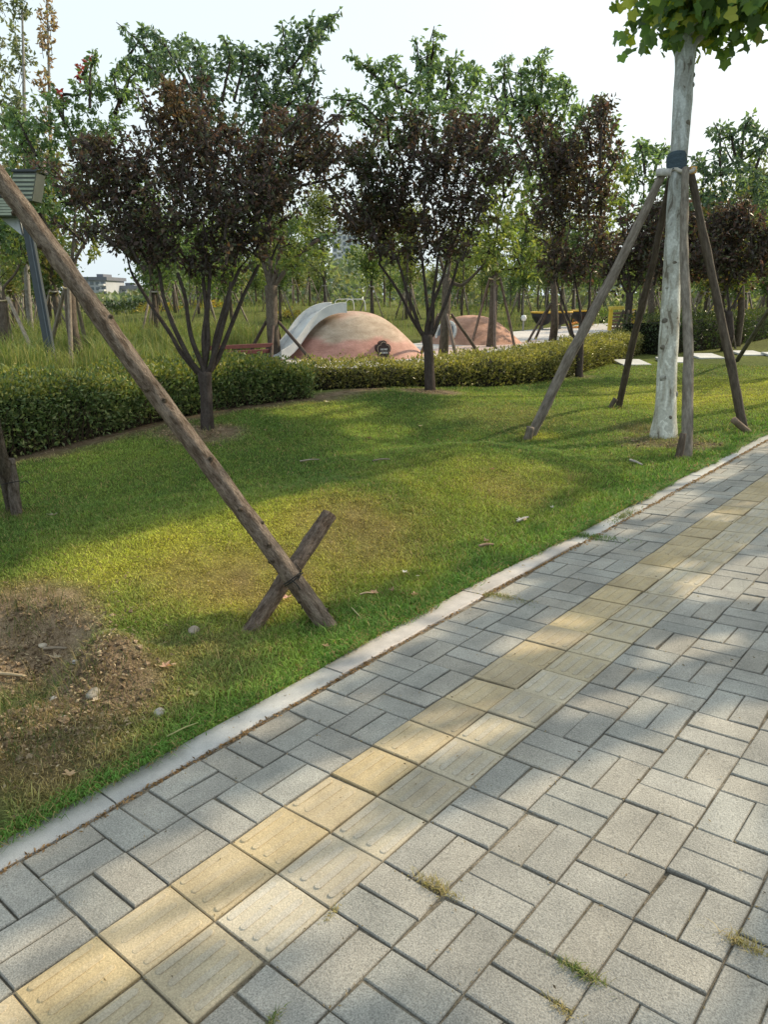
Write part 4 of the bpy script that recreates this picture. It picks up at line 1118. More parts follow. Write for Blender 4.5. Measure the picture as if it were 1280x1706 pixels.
def build_playground():
    # ---- larger dome with slide
    D = 20.4; q = T(588, 520, D); zb = T(588, 606, D - .9)[2]; c = np.array([q[0], q[1], zb]); hgt = q[2] - zb + .03; R = 128 * D / F
    root = thing('play_dome', c, 'larger pink and beige play dome with a steel slide and a flower-shaped plaque', 'play dome')
    PINK = np.array([.55, .30, .25]); BEI = np.array([.52, .42, .33]); PALE_ = np.array([.60, .41, .35])

    def cf(v):
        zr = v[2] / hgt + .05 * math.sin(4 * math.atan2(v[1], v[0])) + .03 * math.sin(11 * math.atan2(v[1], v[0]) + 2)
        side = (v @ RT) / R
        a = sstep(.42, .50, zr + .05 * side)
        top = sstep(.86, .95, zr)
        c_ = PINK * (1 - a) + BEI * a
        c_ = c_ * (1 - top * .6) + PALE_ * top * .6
        r_ = sstep(.35, .8, side); return c_ * (1 - r_ * .5) + PALE_ * 1.05 * r_ * .5  # right side paler: sunlight painted into the colour
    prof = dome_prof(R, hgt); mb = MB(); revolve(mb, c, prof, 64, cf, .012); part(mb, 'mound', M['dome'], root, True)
    # slide
    near_top = [(578, 505), (566, 505), (553, 508), (541, 513.5), (530, 521), (520, 531), (511, 543), (503, 555), (495, 566), (486, 575), (477, 581), (469, 585)]
    n = len(near_top)
    dp = np.linspace(D - .75, D - 1.55, n)
    A = np.array([T(a, b, d) for (a, b), d in zip(near_top, dp)])
    wv = unit(-RT * .62 + np.array([FW[0], FW[1], 0]) * .8) * .72
    B = A + wv
    s_ = np.linspace(0, 1, n * 3); Ai = np.stack([np.interp(s_, np.linspace(0, 1, n), A[:, k]) for k in range(3)], 1)
    for _ in range(3): Ai[1:-1] = (Ai[:-2] + 2 * Ai[1:-1] + Ai[2:]) / 4
    Bi = Ai + wv; dwn = np.array([0, 0, -.25]); k = len(Ai)
    sl = MB()

    def strip(p, q_, m_):
        m_.add(np.concatenate([p, q_]), quads=[[i, i + 1, k + i + 1, k + i] for i in range(k - 1)])
    th_ = unit(wv) * .03
    fl = np.array([0, 0, -.17])
    strip(Ai + fl + th_, Bi + fl - th_, sl)
    strip(Ai + fl + th_ - np.array([0, 0, .02]), Bi + fl - th_ - np.array([0, 0, .02]), sl)
    slp = part(sl, 'slide_chute', M['steel'], root, True)
    for nm, E_, sgn in (('slide_wall', Ai, 1), ('slide_wall', Bi, -1)):
        w_ = MB(); o1 = E_; o2 = E_ + th_ * sgn
        strip(o1, o1 + dwn, w_); strip(o1, o2, w_); strip(o2, o2 + dwn, w_)
        w_.add([o1[0], o2[0], o2[0] + dwn, o1[0] + dwn], quads=[[0, 1, 2, 3]]); w_.add([o1[-1], o2[-1], o2[-1] + dwn, o1[-1] + dwn], quads=[[0, 1, 2, 3]])
        sw = part(w_, nm, M['steel'], root)
        rl = MB(); tube(rl, E_ + th_ * sgn * .5, .016, 6, (1, 1, 1)); part(rl, 'slide_rim', M['white_paint'], sw, True)
    for off in (0, 1):
        a = Ai[1] + wv * (.15 + .7 * off) + RT * .1
        rl = MB(); tube(rl, [a + np.array([0, 0, -.1]), a + np.array([0, 0, .04]), a + np.array([0, 0, .09]) + RT * .05, a + np.array([0, 0, .10]) + RT * .42, a + np.array([0, 0, .07]) + RT * .5, a + np.array([0, 0, -.2]) + RT * .52], .012, 7, sub=4); part(rl, 'handrail', M['white_paint'], root, True)
    # plaque
    pc = ray_dome(637, 584, c, prof, D - 3, D); nrm = unit(np.array([pc[0] - c[0], pc[1] - c[1], .0])); nrm = unit(nrm * .75 - FW * np.array([1, 1, 0]) * .5 + np.array([0, 0, .1]))
    Xp = unit(np.cross([0, 0, 1], nrm)); Yp = np.cross(nrm, Xp); m_ = D * .93 / F
    if Xp @ RT < 0: Xp = -Xp

    def flower(s, rot=0):
        a = np.linspace(0, 2 * math.pi, 60, endpoint=False)
        r = s * (.80 + .26 * np.abs(np.cos(2.5 * (a - math.pi / 2))) ** .6)
        return np.stack([r * np.cos(a) * .9, r * np.sin(a) * 1.12], 1)
    pc = pc + nrm * .12

    def plate(s, z0, z1, nm, col, mat):
        f = flower(s); w_ = MB(); k2 = len(f)
        V = np.concatenate([pc + Xp * f[:, :1] + Yp * f[:, 1:] + nrm * z0, pc + Xp * f[:, :1] + Yp * f[:, 1:] + nrm * z1])
        w_.add(V, quads=[[i, (i + 1) % k2, k2 + (i + 1) % k2, k2 + i] for i in range(k2)], polys=[list(range(k2, 2 * k2))], col=col)
        return part(w_, nm, M[mat], root)
    plate(13.6 * m_, -.25, .02, 'plaque_rim', (.035, .022, .02), 'plain')
    plate(12.0 * m_, -.02, .026, 'plaque_border', (.42, .32, .24), 'plain')
    plate(10.9 * m_, -.01, .031, 'plaque', (.05, .032, .03), 'plain')
    for row in range(2):
        tx = MB()
        for ch in range(4):
            cx = (-4.9 + 3.3 * ch) * m_; cy = (1.6 - 5.4 * row) * m_; h_ = 1.35 * m_
            strokes = [(-1, .8, 1, .8), (-1, 0, 1, 0), (-.9, -.9, .9, -.9)] if ch % 2 else [(-1, .5, 1, .5), (0, 1, 0, -1), (-1, -.7, 1, -.7)]
            strokes.append([(0, 1, 0, -1), (-.8, .9, -.8, -1), (.7, .9, .7, -.9), (-.3, .9, -.9, -1)][(ch + row) % 4])
            strokes.append([(.8, .8, .8, -1), (0, .3, .9, -1), (-.6, .2, -.6, -.8), (.2, .2, 1, -.9)][(ch * 2 + row) % 4])
            for x0, y0, x1, y1 in strokes:
                p0 = pc + Xp * (cx + x0 * h_) + Yp * (cy + y0 * h_) + nrm * .034; p1 = pc + Xp * (cx + x1 * h_) + Yp * (cy + y1 * h_) + nrm * .034
                box(tx, (p0 + p1) / 2, np.linalg.norm(p1 - p0) / 2, .24 * m_, .002, X=p1 - p0, Z=nrm, col=(.8, .8, .78))
        part(tx, 'plaque_lettering', M['plain'], root)

    # ---- smaller dome with porthole
    D2 = 26; q = T(786, 525, D2); zb = T(786, 582, D2 - 1.0)[2]; c2 = np.array([q[0], q[1], zb]); h2 = q[2] - zb; R2 = 92 * D2 / F
    root = thing('play_dome', c2, 'smaller plain pink play dome with a round barred porthole', 'play dome')
    prof2 = dome_prof(R2, h2); mb = MB(); revolve(mb, c2, prof2, 56, lambda v: np.array([.56, .34, .26]) * (1 - .18 * sstep(.0, .5, -(v @ RT) / R2)), .012); part(mb, 'mound', M['dome'], root, True)  # left side darkened in colour as the shadowed side
    pc = ray_dome(745, 556, c2, prof2, D2 - 3, D2); nrm = unit(unit(np.array([pc[0] - c2[0], pc[1] - c2[1], 0])) + np.array([0, 0, .35])); Xp = unit(np.cross([0, 0, 1], nrm)); Yp = np.cross(nrm, Xp); rr = 18.5 * D2 / F
    th = np.linspace(0, 2 * math.pi, 41); pc = pc + nrm * .06
    ring = lambda s: pc + Xp * (s * np.cos(th))[:, None] + Yp * (s * np.sin(th))[:, None]
    w_ = MB(); tube(w_, ring(rr), .05, 8, (.72, .72, .70), caps=False); pr = part(w_, 'porthole_ring', M['plain'], root, True)
    w_ = MB(); v = ring(rr)[:-1] - nrm * .01; w_.add(v, polys=[list(range(40))], col=(.1, .1, .11)); part(w_, 'porthole_pane', M['glass'], pr)
    for t in (-.45, .0, .45):
        w_ = MB(); y_ = math.sqrt(1 - t * t) * rr; tube(w_, [pc + Xp * t * rr - Yp * y_, pc + Xp * t * rr + Yp * y_], .022, 6, (.5, .5, .5)); part(w_, 'porthole_bar', M['plain'], pr, True)

    # ---- plaza floors
    def sheet(name, pxs, z, col, mat, lab):
        P = np.array([gp(a, b) for a, b in pxs]); mb_ = MB(); cen = P.mean(0); k = len(P); rings = []
        for s in np.linspace(1, 0.02, 14): rings.append(cen + (P - cen) * s)
        V = np.concatenate(rings); V[:, 2] = H(V[:, 0], V[:, 1]) + z
        Q = [[a * k + b, a * k + (b + 1) % k, (a + 1) * k + (b + 1) % k, (a + 1) * k + b] for a in range(13) for b in range(k)]
        mb_.add(V, quads=Q, col=col); tag(mb_.build(name, M[mat]), lab, kind='structure')
    sheet('plaza', [(430, 596), (560, 585), (700, 572), (830, 556), (930, 545), (1010, 539), (1075, 541), (1085, 549), (1000, 560), (900, 572), (860, 583), (740, 600), (600, 615), (460, 612)], .012, (.55, .52, .50), 'concrete', 'pale playground floor behind the hedge')
    sheet('rubber_floor', [(690, 586), (760, 578), (850, 573), (905, 566), (860, 577), (800, 585), (740, 592)], .018, (.52, .40, .36), 'concrete', 'pinkish rubber floor beside the domes')
    sheet('path', [(832, 614.5), (880, 610), (930, 604.5), (965, 599), (972, 601.5), (935, 607.5), (885, 612.5), (838, 616.8)], .03, (.58, .55, .50), 'concrete', 'narrow pale edging path along the foot of the hedge')

    # ---- spinner bowls, balance boards, climbing frame
    labs = ['black spinner bowl with a yellow rim, left of the three on the plaza', 'black spinner bowl with a yellow rim, middle of the three on the plaza', 'black spinner bowl with a yellow rim, right of the three, half behind the plum stems']
    for (px, d), lab in zip([(906, 34), (936, 34.5), (972, 36)], labs):
        b = gd(px, d); m_ = d / F
        root = thing('spinner_bowl', b, lab, 'play bowl', 'spinner bowls on the plaza')
        w_ = MB(); revolve(w_, b, [(.10, .20), (.30, .30), (.47, .55), (.54, .76), (.50, .76), (.40, .5), (.2, .35), (.01, .32)], 28, lambda v: (.03, .028, .03)); part(w_, 'bowl', M['plain'], root, True)
        w_ = MB(); th = np.linspace(0, 2 * math.pi, 33); tube(w_, np.stack([b[0] + .53 * np.cos(th), b[1] + .53 * np.sin(th), np.full(33, b[2] + .78)], 1), .04, 6, (.70, .42, .05), caps=False); part(w_, 'rim', M['plain'], root, True)
        w_ = MB(); tube(w_, [b, b + np.array([0, 0, .24])], .06, 8, (.25, .25, .25)); part(w_, 'stem', M['plain'], root, True)
    for (px0, py0, px1, py1), d, lab in [((950, 541, 988, 530), 37, 'orange seesaw board tilted up behind the plum stems'), ((944, 549, 986, 540), 35.5, 'orange seesaw board lying lower, nearer the hedge')]:
        a = T(px0, py0, d); e = T(px1, py1, d + .3); b = gd((px0 + px1) / 2, d)
        root = thing('seesaw', b, lab, 'seesaw', 'orange seesaws on the plaza')
        w_ = MB(); box(w_, (a + e) / 2, np.linalg.norm(e - a) / 2, .16, .03, X=e - a, Z=[0, 0, 1], col=(.66, .27, .05), bev=.01); part(w_, 'board', M['plain'], root)
        for s in (.12, .88):
            p = a * (1 - s) + e * s; w_ = MB(); tube(w_, [p, p + np.array([0, 0, .22]), p + np.array([.12, .08, .22]), p + np.array([.12, .08, 0])], .018, 6, (.6, .3, .06)); part(w_, 'handle', M['plain'], root, True)
        mid = (a + e) / 2; w_ = MB(); tube(w_, [np.array([mid[0], mid[1], b[2]]), mid], [.14, .06], 10, (.3, .3, .3)); part(w_, 'pivot', M['plain'], root, True)
    d = 33.5; b = gd(1020, d)
    root = thing('climbing_frame', b, 'yellow-posted climbing frame with brown timber rungs at the edge of the plaza', 'climbing frame')
    pl = gd(1020, d); pr = gd(1058, d + 1.2)
    pl_t = np.array([pl[0], pl[1], T(1020, 516, d)[2]]); pr_t = np.array([pr[0], pr[1], pl_t[2]])
    for a, t in ((pl, pl_t), (pr, pr_t)):
        w_ = MB(); box(w_, (a + t) / 2, .075, .075, (t[2] - a[2]) / 2, X=RT, col=(.78, .55, .06), bev=.01); part(w_, 'post', M['plain'], root)
    w_ = MB(); e = pl_t + (pr_t - pl_t) * .45; box(w_, (pl_t + e) / 2 + np.array([0, 0, .06]), np.linalg.norm(e - pl_t) / 2 + .1, .08, .07, X=e - pl_t, col=(.78, .58, .10), bev=.01); part(w_, 'top_beam', M['plain'], root)
    for k in range(5):
        z = pl[2] + .12 + k * .16; w_ = MB(); a = np.array([pl[0], pl[1], z]); e = np.array([pr[0], pr[1], z]); box(w_, (a + e) / 2, np.linalg.norm(e - a) / 2 - .08, .05, .05, X=e - a, col=(.20, .12, .08), bev=.01); part(w_, 'rung', M['plain'], root)

    # ---- bench
    a = T(352, 592, 17.5); e = T(462, 588, 18.6); X = unit((e - a) * np.array([1, 1, 0])); Y = np.cross([0, 0, 1], X); z0 = 0.
    cc = (a + e) / 2; cc[2] = 0; Lh = np.linalg.norm((e - a)[:2]) / 2
    root = thing('park_bench', cc, 'dark red timber bench seen over the hedge left of the slide', 'bench')
    zt = T(405, 577, 18)[2]
    for k, (z, oy) in enumerate([(zt - .02, .22), (zt - .16, .2)]):
        w_ = MB(); box(w_, cc + Y * oy + np.array([0, 0, z]), Lh, .02, .05, X=X, col=(.15, .05, .045), bev=.006); part(w_, 'backrest_slat', M['plain'], root)
    for k in range(3):
        w_ = MB(); box(w_, cc + Y * (-.2 + .15 * k) + np.array([0, 0, zt - .36]), Lh, .06, .02, X=X, col=(.17, .06, .05), bev=.006); part(w_, 'seat_slat', M['plain'], root)
    for s in (-.85, 0, .85):
        w_ = MB(); box(w_, cc + X * s * Lh + np.array([0, 0, (zt - .38) / 2]), .04, .2, (zt - .38) / 2, X=X, col=(.1, .1, .1)); box(w_, cc + X * s * Lh + Y * .25 + np.array([0, 0, zt / 2]), .03, .025, zt / 2, X=X, col=(.1, .1, .1)); part(w_, 'leg', M['plain'], root)

    # ---- lamp post with louvred heads
    d = 14.2; b = gd(76, d); b[2] = 0
    root = thing('street_lamp', b, 'dark blue-grey square lamp post with louvred box heads behind the near hedge', 'street lamp')
    tp = T(40, 345, d); ax = unit(tp - b)
    w_ = MB(); box(w_, (b + tp) / 2, .082, .05, np.linalg.norm(tp - b) / 2, X=RT, Z=ax, col=(.045, .058, .068), bev=.008)
    box(w_, (b + tp) / 2 - unit(np.cross(ax, RT)) * .0 - FW * .055 + RT * .03, .010, .008, np.linalg.norm(tp - b) / 2 - .01, X=RT, Z=ax, col=(.11, .13, .15)); part(w_, 'post', M['metal_dark'], root)
    for (px, py), hx, hz, tilt in (((46, 314), .22, .26, .30), ((8, 347), .30, .17, .12)):
        c_ = T(px, py, d - .1); Zt = unit(np.array([0, 0, 1.]) + RT * tilt)
        w_ = MB(); box(w_, c_, hx, .2, hz, X=RT, Z=Zt, col=(.10, .115, .105), bev=.01); h_ = part(w_, 'lamp_head', M['metal_dark'], root)
        for k in range(6):
            w_ = MB(); box(w_, c_ - np.array([FW[0], FW[1], 0]) * .0 - unit(np.cross(Zt, RT)) * .205 + Zt * hz * (-.75 + .3 * k), hx * .93, .012, .02, X=RT, Z=Zt, col=(.36, .40, .33)); l_ = part(w_, 'louvre', M['plain'], h_)
        w_ = MB(); box(w_, c_ + Zt * (hz + .03), hx * 1.12, .23, .025, X=RT, Z=Zt, col=(.05, .06, .075), bev=.006); part(w_, 'lamp_cap', M['metal_dark'], root)
    w_ = MB(); a0 = T(2, 365, d); a1 = T(36, 392, d); a2 = T(30, 362, d); w_.add([a0, a1, a2, a0 + FW * .12, a1 + FW * .12, a2 + FW * .12], tris=[[0, 1, 2], [5, 4, 3]], quads=[[0, 3, 4, 1], [1, 4, 5, 2], [2, 5, 3, 0]], col=(.42, .45, .47)); part(w_, 'bracket', M['plain'], root)
    # path light and round sign
    b = gd(652, 30); root = thing('path_light', b, 'slim grey path light with a white lens behind the larger dome', 'path light')
    w_ = MB(); t = T(651, 545, 30); box(w_, (b + t) / 2, .11, .11, abs(t[2] - b[2]) / 2 + .0, X=RT, col=(.30, .33, .34), bev=.01); part(w_, 'post', M['plain'], root)
    w_ = MB(); box(w_, T(653, 553, 29.85), .05, .03, .16, X=RT, col=(.85, .85, .85), bev=.01); part(w_, 'lens', M['plain'], root)
    b = gd(874, 33); root = thing('path_light', b, 'white round-headed lamp by the trunk left of the spinner bowls', 'path light')
    w_ = MB(); t = T(873, 530, 33); tube(w_, [b, t], .04, 8, (.3, .3, .3)); part(w_, 'post', M['plain'], root)
    w_ = MB(); revolve(w_, T(873, 530, 33), [(.001, -.13), (.09, -.11), (.13, 0), (.09, .11), (.001, .13)], 16, lambda v: (.82, .82, .82)); part(w_, 'lamp_globe', M['plain'], root, True)

    # ---- stepping slabs
    slabs = [((998, 601), 'stepping slab left of the plane tree, nearest the hedge end'), ((1052, 607), 'stepping slab between the leaning pole and the plane trunk'), ((1122, 603), 'stepping slab half hidden by the plane trunk'),
             ((1176, 596), 'stepping slab between the upright pole and the right pole'), ((1247, 591), 'stepping slab right of the right pole, largest in view'), ((1300, 594), 'stepping slab cut off by the right edge')]
    for k, ((px, py), lab) in enumerate(slabs):
        p = gp(px, py); w_ = MB(); a = random.uniform(-.15, .15); X = np.array([math.cos(a + .65), math.sin(a + .65), .0])
        box(w_, np.array([0, 0, .03]), .35, .40, .03, X=X, Z=np.array([.035, -.07, 1.]), col=np.array([.60, .60, .58]) * random.uniform(.92, 1.05), bev=.008)
        o = w_.build('stepping_slab', M['concrete']); o.location = p; tag(o, 'pale rectangular ' + lab, 'stepping stone', 'pale stepping slabs across the lawn')


# ------------------------------------------------------------------ background
def build_background():
    g = np.random.default_rng(77)
    # prototypes of young staked trees
    protos = []
    for k in range(5):
        D = 35; root = thing('young_tree', (0, 0, 0), 'young light green tree in the distant plantation', 'tree', 'young trees in the distant plantation')
        wood = MB(); lf = MB(); h = g.uniform(4.6, 6.4)
        tube(wood, [(0, 0, -.1), (.04, 0, 1.2), (0, .05, 2.3), (.02, 0, h * .85)], [.085, .075, .06, .015], 7, (.13, .11, .09), sub=3)
        for b in range(16):
            a = g.uniform(0, 6.28); z0 = g.uniform(1.7, h * .8); ln = g.uniform(.5, 1.25) * (1 - .45 * (z0 - 1.7) / h)
            e = np.array([math.cos(a) * ln, math.sin(a) * ln, z0 + ln * .8]); s = np.array([0, 0, z0])
            tube(wood, [s, (s + e) / 2 - [0, 0, .05], e], [.025, .015, .006], 4, (.12, .1, .08), caps=False)
            n = 130; t = g.random(n); P = s + (e - s) * (t[:, None] * 1.1) + g.normal(0, .22, (n, 3))
            pal = [[(.11, .16, .05), (.15, .19, .06), (.09, .14, .055)], [(.09, .14, .06), (.11, .16, .07)], [(.17, .19, .07), (.14, .17, .07)], [(.08, .12, .05), (.1, .14, .06)], [(.13, .14, .05), (.19, .16, .06), (.1, .14, .05)]][k]
            leaves(lf, P, g.normal(0, 1, (n, 3)) + [0, 0, -.3], g.uniform(.10, .2, n), palette(pal, n, .35), .6, .1)
        wood.build('trunk', M['bark_dark'], root, True); lf.build('crown', M['leaf_green'], root)
        protos.append(root)
    sup = thing('tree_support', (0, 0, 0), 'bare wooden tripod propping a young tree in the distant plantation', 'tree support', 'tripods in the distant plantation')
    for k in range(3):
        a = k * 2.094 + .4; mb = MB(); tube(mb, [(math.cos(a) * .85, math.sin(a) * .85, -.05), (math.cos(a) * .1, math.sin(a) * .1, 1.75)], .035, 6, (.30, .26, .21)); mb.build('pole', M['pole'], sup, True)
    mb = MB(); th = np.linspace(0, 6.283, 9); tube(mb, np.stack([.13 * np.cos(th), .13 * np.sin(th), np.full(9, 1.7)], 1), .025, 5, (.45, .42, .38), caps=False); mb.build('strap', M['strap'], sup)

    def copy_tree(o, loc, rz, s=1.):
        c = o.copy(); COL.objects.link(c); c.location = loc; c.rotation_euler = (0, 0, rz); c.scale = (s, s, s)
        for ch in o.children:
            d = ch.copy(); COL.objects.link(d); d.parent = c
        return c
    spots = []
    for d0, d1, n in ((22, 30, 10), (30, 42, 26), (42, 60, 44), (60, 85, 40)):
        tries = 0; cnt = 0
        while cnt < n and tries < 2000:
            tries += 1
            d = g.uniform(d0, d1); px = g.uniform(-60, 1340)
            if d < 37 and 420 < px < 1080: continue
            if d > 28 and (105 < px < 245 or 545 < px < 615): continue
            p = gd(px, d)
            if p[0] > -6 - (0 if d < 40 else 4) or 1090 < px < 1160 and d < 30: continue
            if any(math.hypot(p[0] - q[0], p[1] - q[1]) < 2.0 for q in spots): continue
            spots.append((p[0], p[1], p[2], d)); cnt += 1
    used = set(); sused = False
    for i, (x, y, z, d) in enumerate(spots):
        k = i % 5; rz = g.uniform(0, 6.28); s = g.uniform(.85, 1.2)
        if k in used: copy_tree(protos[k], (x, y, z), rz, s)
        else: protos[k].location = (x, y, z); protos[k].rotation_euler = (0, 0, rz); protos[k].scale = (s,) * 3; used.add(k)
        if d < 52:
            if sused: copy_tree(sup, (x, y, z), rz, 1.)
            else: sup.location = (x, y, z); sused = True
    # supports of the nearer trees behind the hedge
    def sp(px, d, tie_py, label, feet_px, col=(.26, .22, .18), r=.045, strapc=(.62, .5, .3)):
        b = gd(px, d); tie = np.array([b[0], b[1], T(px, tie_py, d)[2]])
        support([gd(a, d + e) for a, e in feet_px], tie, r, label, 'wooden tree supports', col=col, strapc=strapc, trunk_r=.15)
    sp(455, 19.2, 539, 'dark pole tripod with an orange strap round the trunk beside the slide', [(405, -.2), (447, -1.2), (522, -1.3), (470, 1.0)], (.12, .09, .075), strapc=(.72, .45, .12))
    sp(741, 19.3, 527, 'pole tripod round the trunk between the two domes', [(765, -1.0), (808, .3), (700, .6)], (.22, .17, .14))
    sp(822, 23.6, 465, 'tall pole tripod round the straight trunk before the smaller dome', [(788, .8), (828, -.9), (862, .2)], (.24, .19, .16))
    sp(925, 26.6, 508, 'pole tripod round the trunk beside the spinner bowls', [(882, -.6), (895, .9), (960, .3)], (.16, .13, .11))
    sp(121, 15.6, 480, 'light pole tripod behind the near hedge, right of the lamp post', [(104, -.9), (205, -.6), (60, .8), (140, 1.1)], (.34, .29, .23))
    sp(1050, 23, 520, 'dark pole tripod under the small plum behind the climbing frame', [(1020, -.2), (1085, .1), (1045, -.9)], (.12, .1, .08))
    sp(8, 17, 500, 'pole tripod of the forked tree at the left edge', [(55, -1.0), (-20, .4), (10, 1.)], (.36, .31, .25))
    # long slanting prop of a tree behind the hedge centre-left
    # far wood
    n = 26000; lf = MB(); az = g.uniform(math.radians(-80), math.radians(-6), n); d = g.uniform(85, 130, n)
    top = 4.6 + 1.6 * np.sin(az * 23) + 1.0 * np.sin(az * 61 + 1) + .7 * np.sin(az * 140)
    az0 = np.degrees(az); top = np.where((az0 < -57.5) & (az0 > -66), top * .2, top * 1.15)
    z = g.random(n) ** .8 * np.clip(top, .8, 9) * (d / 100)
    P = np.stack([CAM[0] + d * np.sin(az), CAM[1] + d * np.cos(az), z], 1)
    leaves(lf, P, g.normal(0, 1, (n, 3)), g.uniform(.5, 1.2, n), palette([(.17, .21, .13), (.20, .24, .15), (.14, .18, .12), (.22, .22, .13)], n, .3), .6, .1)  # pale dull palette stands in for distance haze
    tag(lf.build('far_wood', M['leaf_green']), 'hazy band of distant trees at the end of the park', 'trees', kind='stuff')
    # tall ornamental grass
    tg = MB(); n = 60000
    px = np.concatenate([g.uniform(-120, 430, int(n * .8)), g.uniform(-60, 1300, n - int(n * .8))]); dd = np.concatenate([g.uniform(12.5, 26, int(n * .8)), g.uniform(27, 55, n - int(n * .8))])
    P = CAM + (FW[None] + RT[None] * ((px - 640) / F)[:, None] + UP[None] * ((853 - 500) / F)) * dd[:, None]
    cl = .5 + .5 * np.sin(P[:, 0] * 1.9 + 1.3 * np.sin(P[:, 1] * 1.1)) * np.sin(P[:, 1] * 1.7 + P[:, 0] * .6)
    hx = np.interp(P[:, 1], HALL[:, 1], HALL[:, 0]); ok = (g.random(n) < cl ** 1.2 + .15) & ((P[:, 0] < hx - 1.6) | (P[:, 1] > 32)) & ((dd < 26) | (P[:, 0] < -9))
    # keep the plaza clear
    pz = np.array([gp(640, 600)[:2], gp(1000, 552)[:2]]); ok &= seg_dist(P[:, 0], P[:, 1], pz) > 3.2
    ok &= ~((px > 330) & (px < 480) & (dd < 20))
    P = P[ok]; n = len(P); d2 = dd[ok]; P[:, 2] = H(P[:, 0], P[:, 1])
    h = g.uniform(.3, .95, n) * (.55 + .6 * cl[ok]) * np.where(d2 > 26, .6, 1); th = g.uniform(0, 6.28, n); le = g.uniform(.1, .7, n); w = g.uniform(.004, .008, n) * (1 + (d2 - 12) * .04)
    blades(tg, P, th, h, le, w, palette([(.17, .22, .06), (.22, .25, .08), (.13, .19, .06), (.28, .27, .11)], n, .3), (.3, .75))
    tag(tg.build('tall_grass', M['grass']), 'feathery tall grass behind the hedge', 'grass', kind='stuff')
    # far shrubs
    def shrub(px, d, rx, rz, cols, lab, n=900, leaf=.12, grp='shrubs beyond the playground'):
        b = gd(px, d); root = thing('shrub', b, lab, 'shrub', grp); lf_ = MB(); u = unit(g.normal(size=(n, 3))); u[:, 2] = np.abs(u[:, 2]); r = g.uniform(.6, 1., n) * (1 + .2 * np.sin(u[:, 0] * 7) * np.cos(u[:, 1] * 6))
        P_ = b + u * r[:, None] * np.array([rx, rx, rz]); leaves(lf_, P_, u + g.normal(0, .6, (n, 3)), g.uniform(.6, 1.3, n) * leaf, palette(cols, n, .35), .6, .1); part(lf_, 'foliage', M['leaf_hedge'], root)
        w_ = MB(); [tube(w_, [b, b + np.array([g.normal(0, .3) * rx, g.normal(0, .3) * rx, rz * .7])], [.03, .01], 4, BARKD) for _ in range(8)]; part(w_, 'stems', M['bark_dark'], root)
    YF = [(.50, .34, .06), (.42, .30, .06), (.24, .25, .06), (.3, .28, .07)]
    shrub(262, 46, 1.5, .5, YF, 'yellow-flowering shrub behind the largest plum stems', 500, .2)
    shrub(215, 50, 3.0, .95, [(.06, .085, .04), (.05, .07, .035)], 'dark shrub below the white apartment block on the left', 900, .25)
    shrub(352, 48, 1.3, .45, YF, 'yellow-flowering shrub left of the slide tree', 420, .2)
    shrub(478, 38, 1.1, .45, YF, 'small yellow-flowering shrub just left of the slide', 500, .14)
    shrub(1222, 48, 1.6, .9, YF, 'yellow-flowering shrub at the far right above the dark hedge', 700, .18)
    shrub(1005, 40, 1.6, .75, [(.10, .16, .04), (.14, .19, .05)], 'light green shrub behind the seesaws', 700, .14)
    shrub(1095, 36, 2.2, 1.1, [(.17, .19, .05), (.14, .17, .05)], 'olive green shrub behind the plane tree poles', 900, .14)
    shrub(1180, 38, 2.6, 1.3, [(.10, .14, .045), (.13, .16, .05)], 'mid green shrub left of the far yellow shrub', 900, .14)
    # apartment blocks
    def block(px0, px1, ytop, ybase, d, wall, lab, floors, bays, roofc, balc=None):
        a = T(px0, ybase, d); e = T(px1, ybase, d); a[2] = e[2] = 0; top = T((px0 + px1) / 2, ytop, d)[2]; X = unit(e - a); Y = np.cross([0, 0, 1.], X); W = np.linalg.norm(e - a); dep = 11
        root = thing('apartment_block', (a + e) / 2, lab, 'building')
        w_ = MB(); c_ = (a + e) / 2 + Y * dep / 2; c_[2] = top / 2; box(w_, c_, W / 2, dep / 2, top / 2, X=X, col=wall); part(w_, 'wall', M['wall'], root)
        w_ = MB(); c_[2] = top + .35; box(w_, c_, W / 2 + .4, dep / 2 + .4, .34, X=X, col=roofc); box(w_, c_ + X * W * .12 + np.array([0, 0, .6]), W * .12, 2.5, .35, X=X, col=np.array(roofc) * 1.1); part(w_, 'roof', M['wall'], root)
        fh = top / floors; bw = W / bays; cnt = 0
        for f in range(floors):
            for b in range(bays):
                cc_ = a + X * (b + .5) * bw - Y * .05; cc_[2] = (f + .52) * fh
                if balc is not None and b % 3 == 1:
                    w_ = MB(); box(w_, cc_ - Y * .55 - np.array([0, 0, fh * .3]), bw * .46, .6, fh * .16, X=X, col=balc); part(w_, 'balcony', M['wall'], root)
                if cnt < 96: w_ = MB(); box(w_, cc_, bw * .30, .06, fh * .27, X=X, col=(.5, .5, .5)); part(w_, 'window', M['glass'], root); cnt += 1
    block(136, 182, 468, 530, 150, (.42, .44, .47), 'grey apartment block with a dark roof left of the leaning log', 4, 5, (.16, .17, .20), (.6, .6, .6))
    block(176, 236, 482, 530, 158, (.66, .66, .65), 'white apartment block half behind trees right of the grey one', 4, 6, (.22, .23, .26), (.74, .74, .74))
    block(372, 452, 440, 530, 175, (.56, .58, .60), 'pale grey apartment block behind the branches of the largest plum', 8, 8, (.4, .4, .42), (.66, .67, .68))
    block(482, 536, 468, 535, 140, (.30, .19, .18), 'red-brown apartment block behind the slide', 5, 6, (.3, .22, .2), (.66, .65, .63))
    block(556, 604, 385, 535, 190, (.60, .62, .63), 'tall pale apartment tower above the larger dome', 12, 6, (.45, .46, .48), (.68, .69, .7))
    block(640, 720, 470, 535, 210, (.55, .57, .59), 'low pale apartment block behind the plum on the mound', 5, 8, (.4, .4, .42))
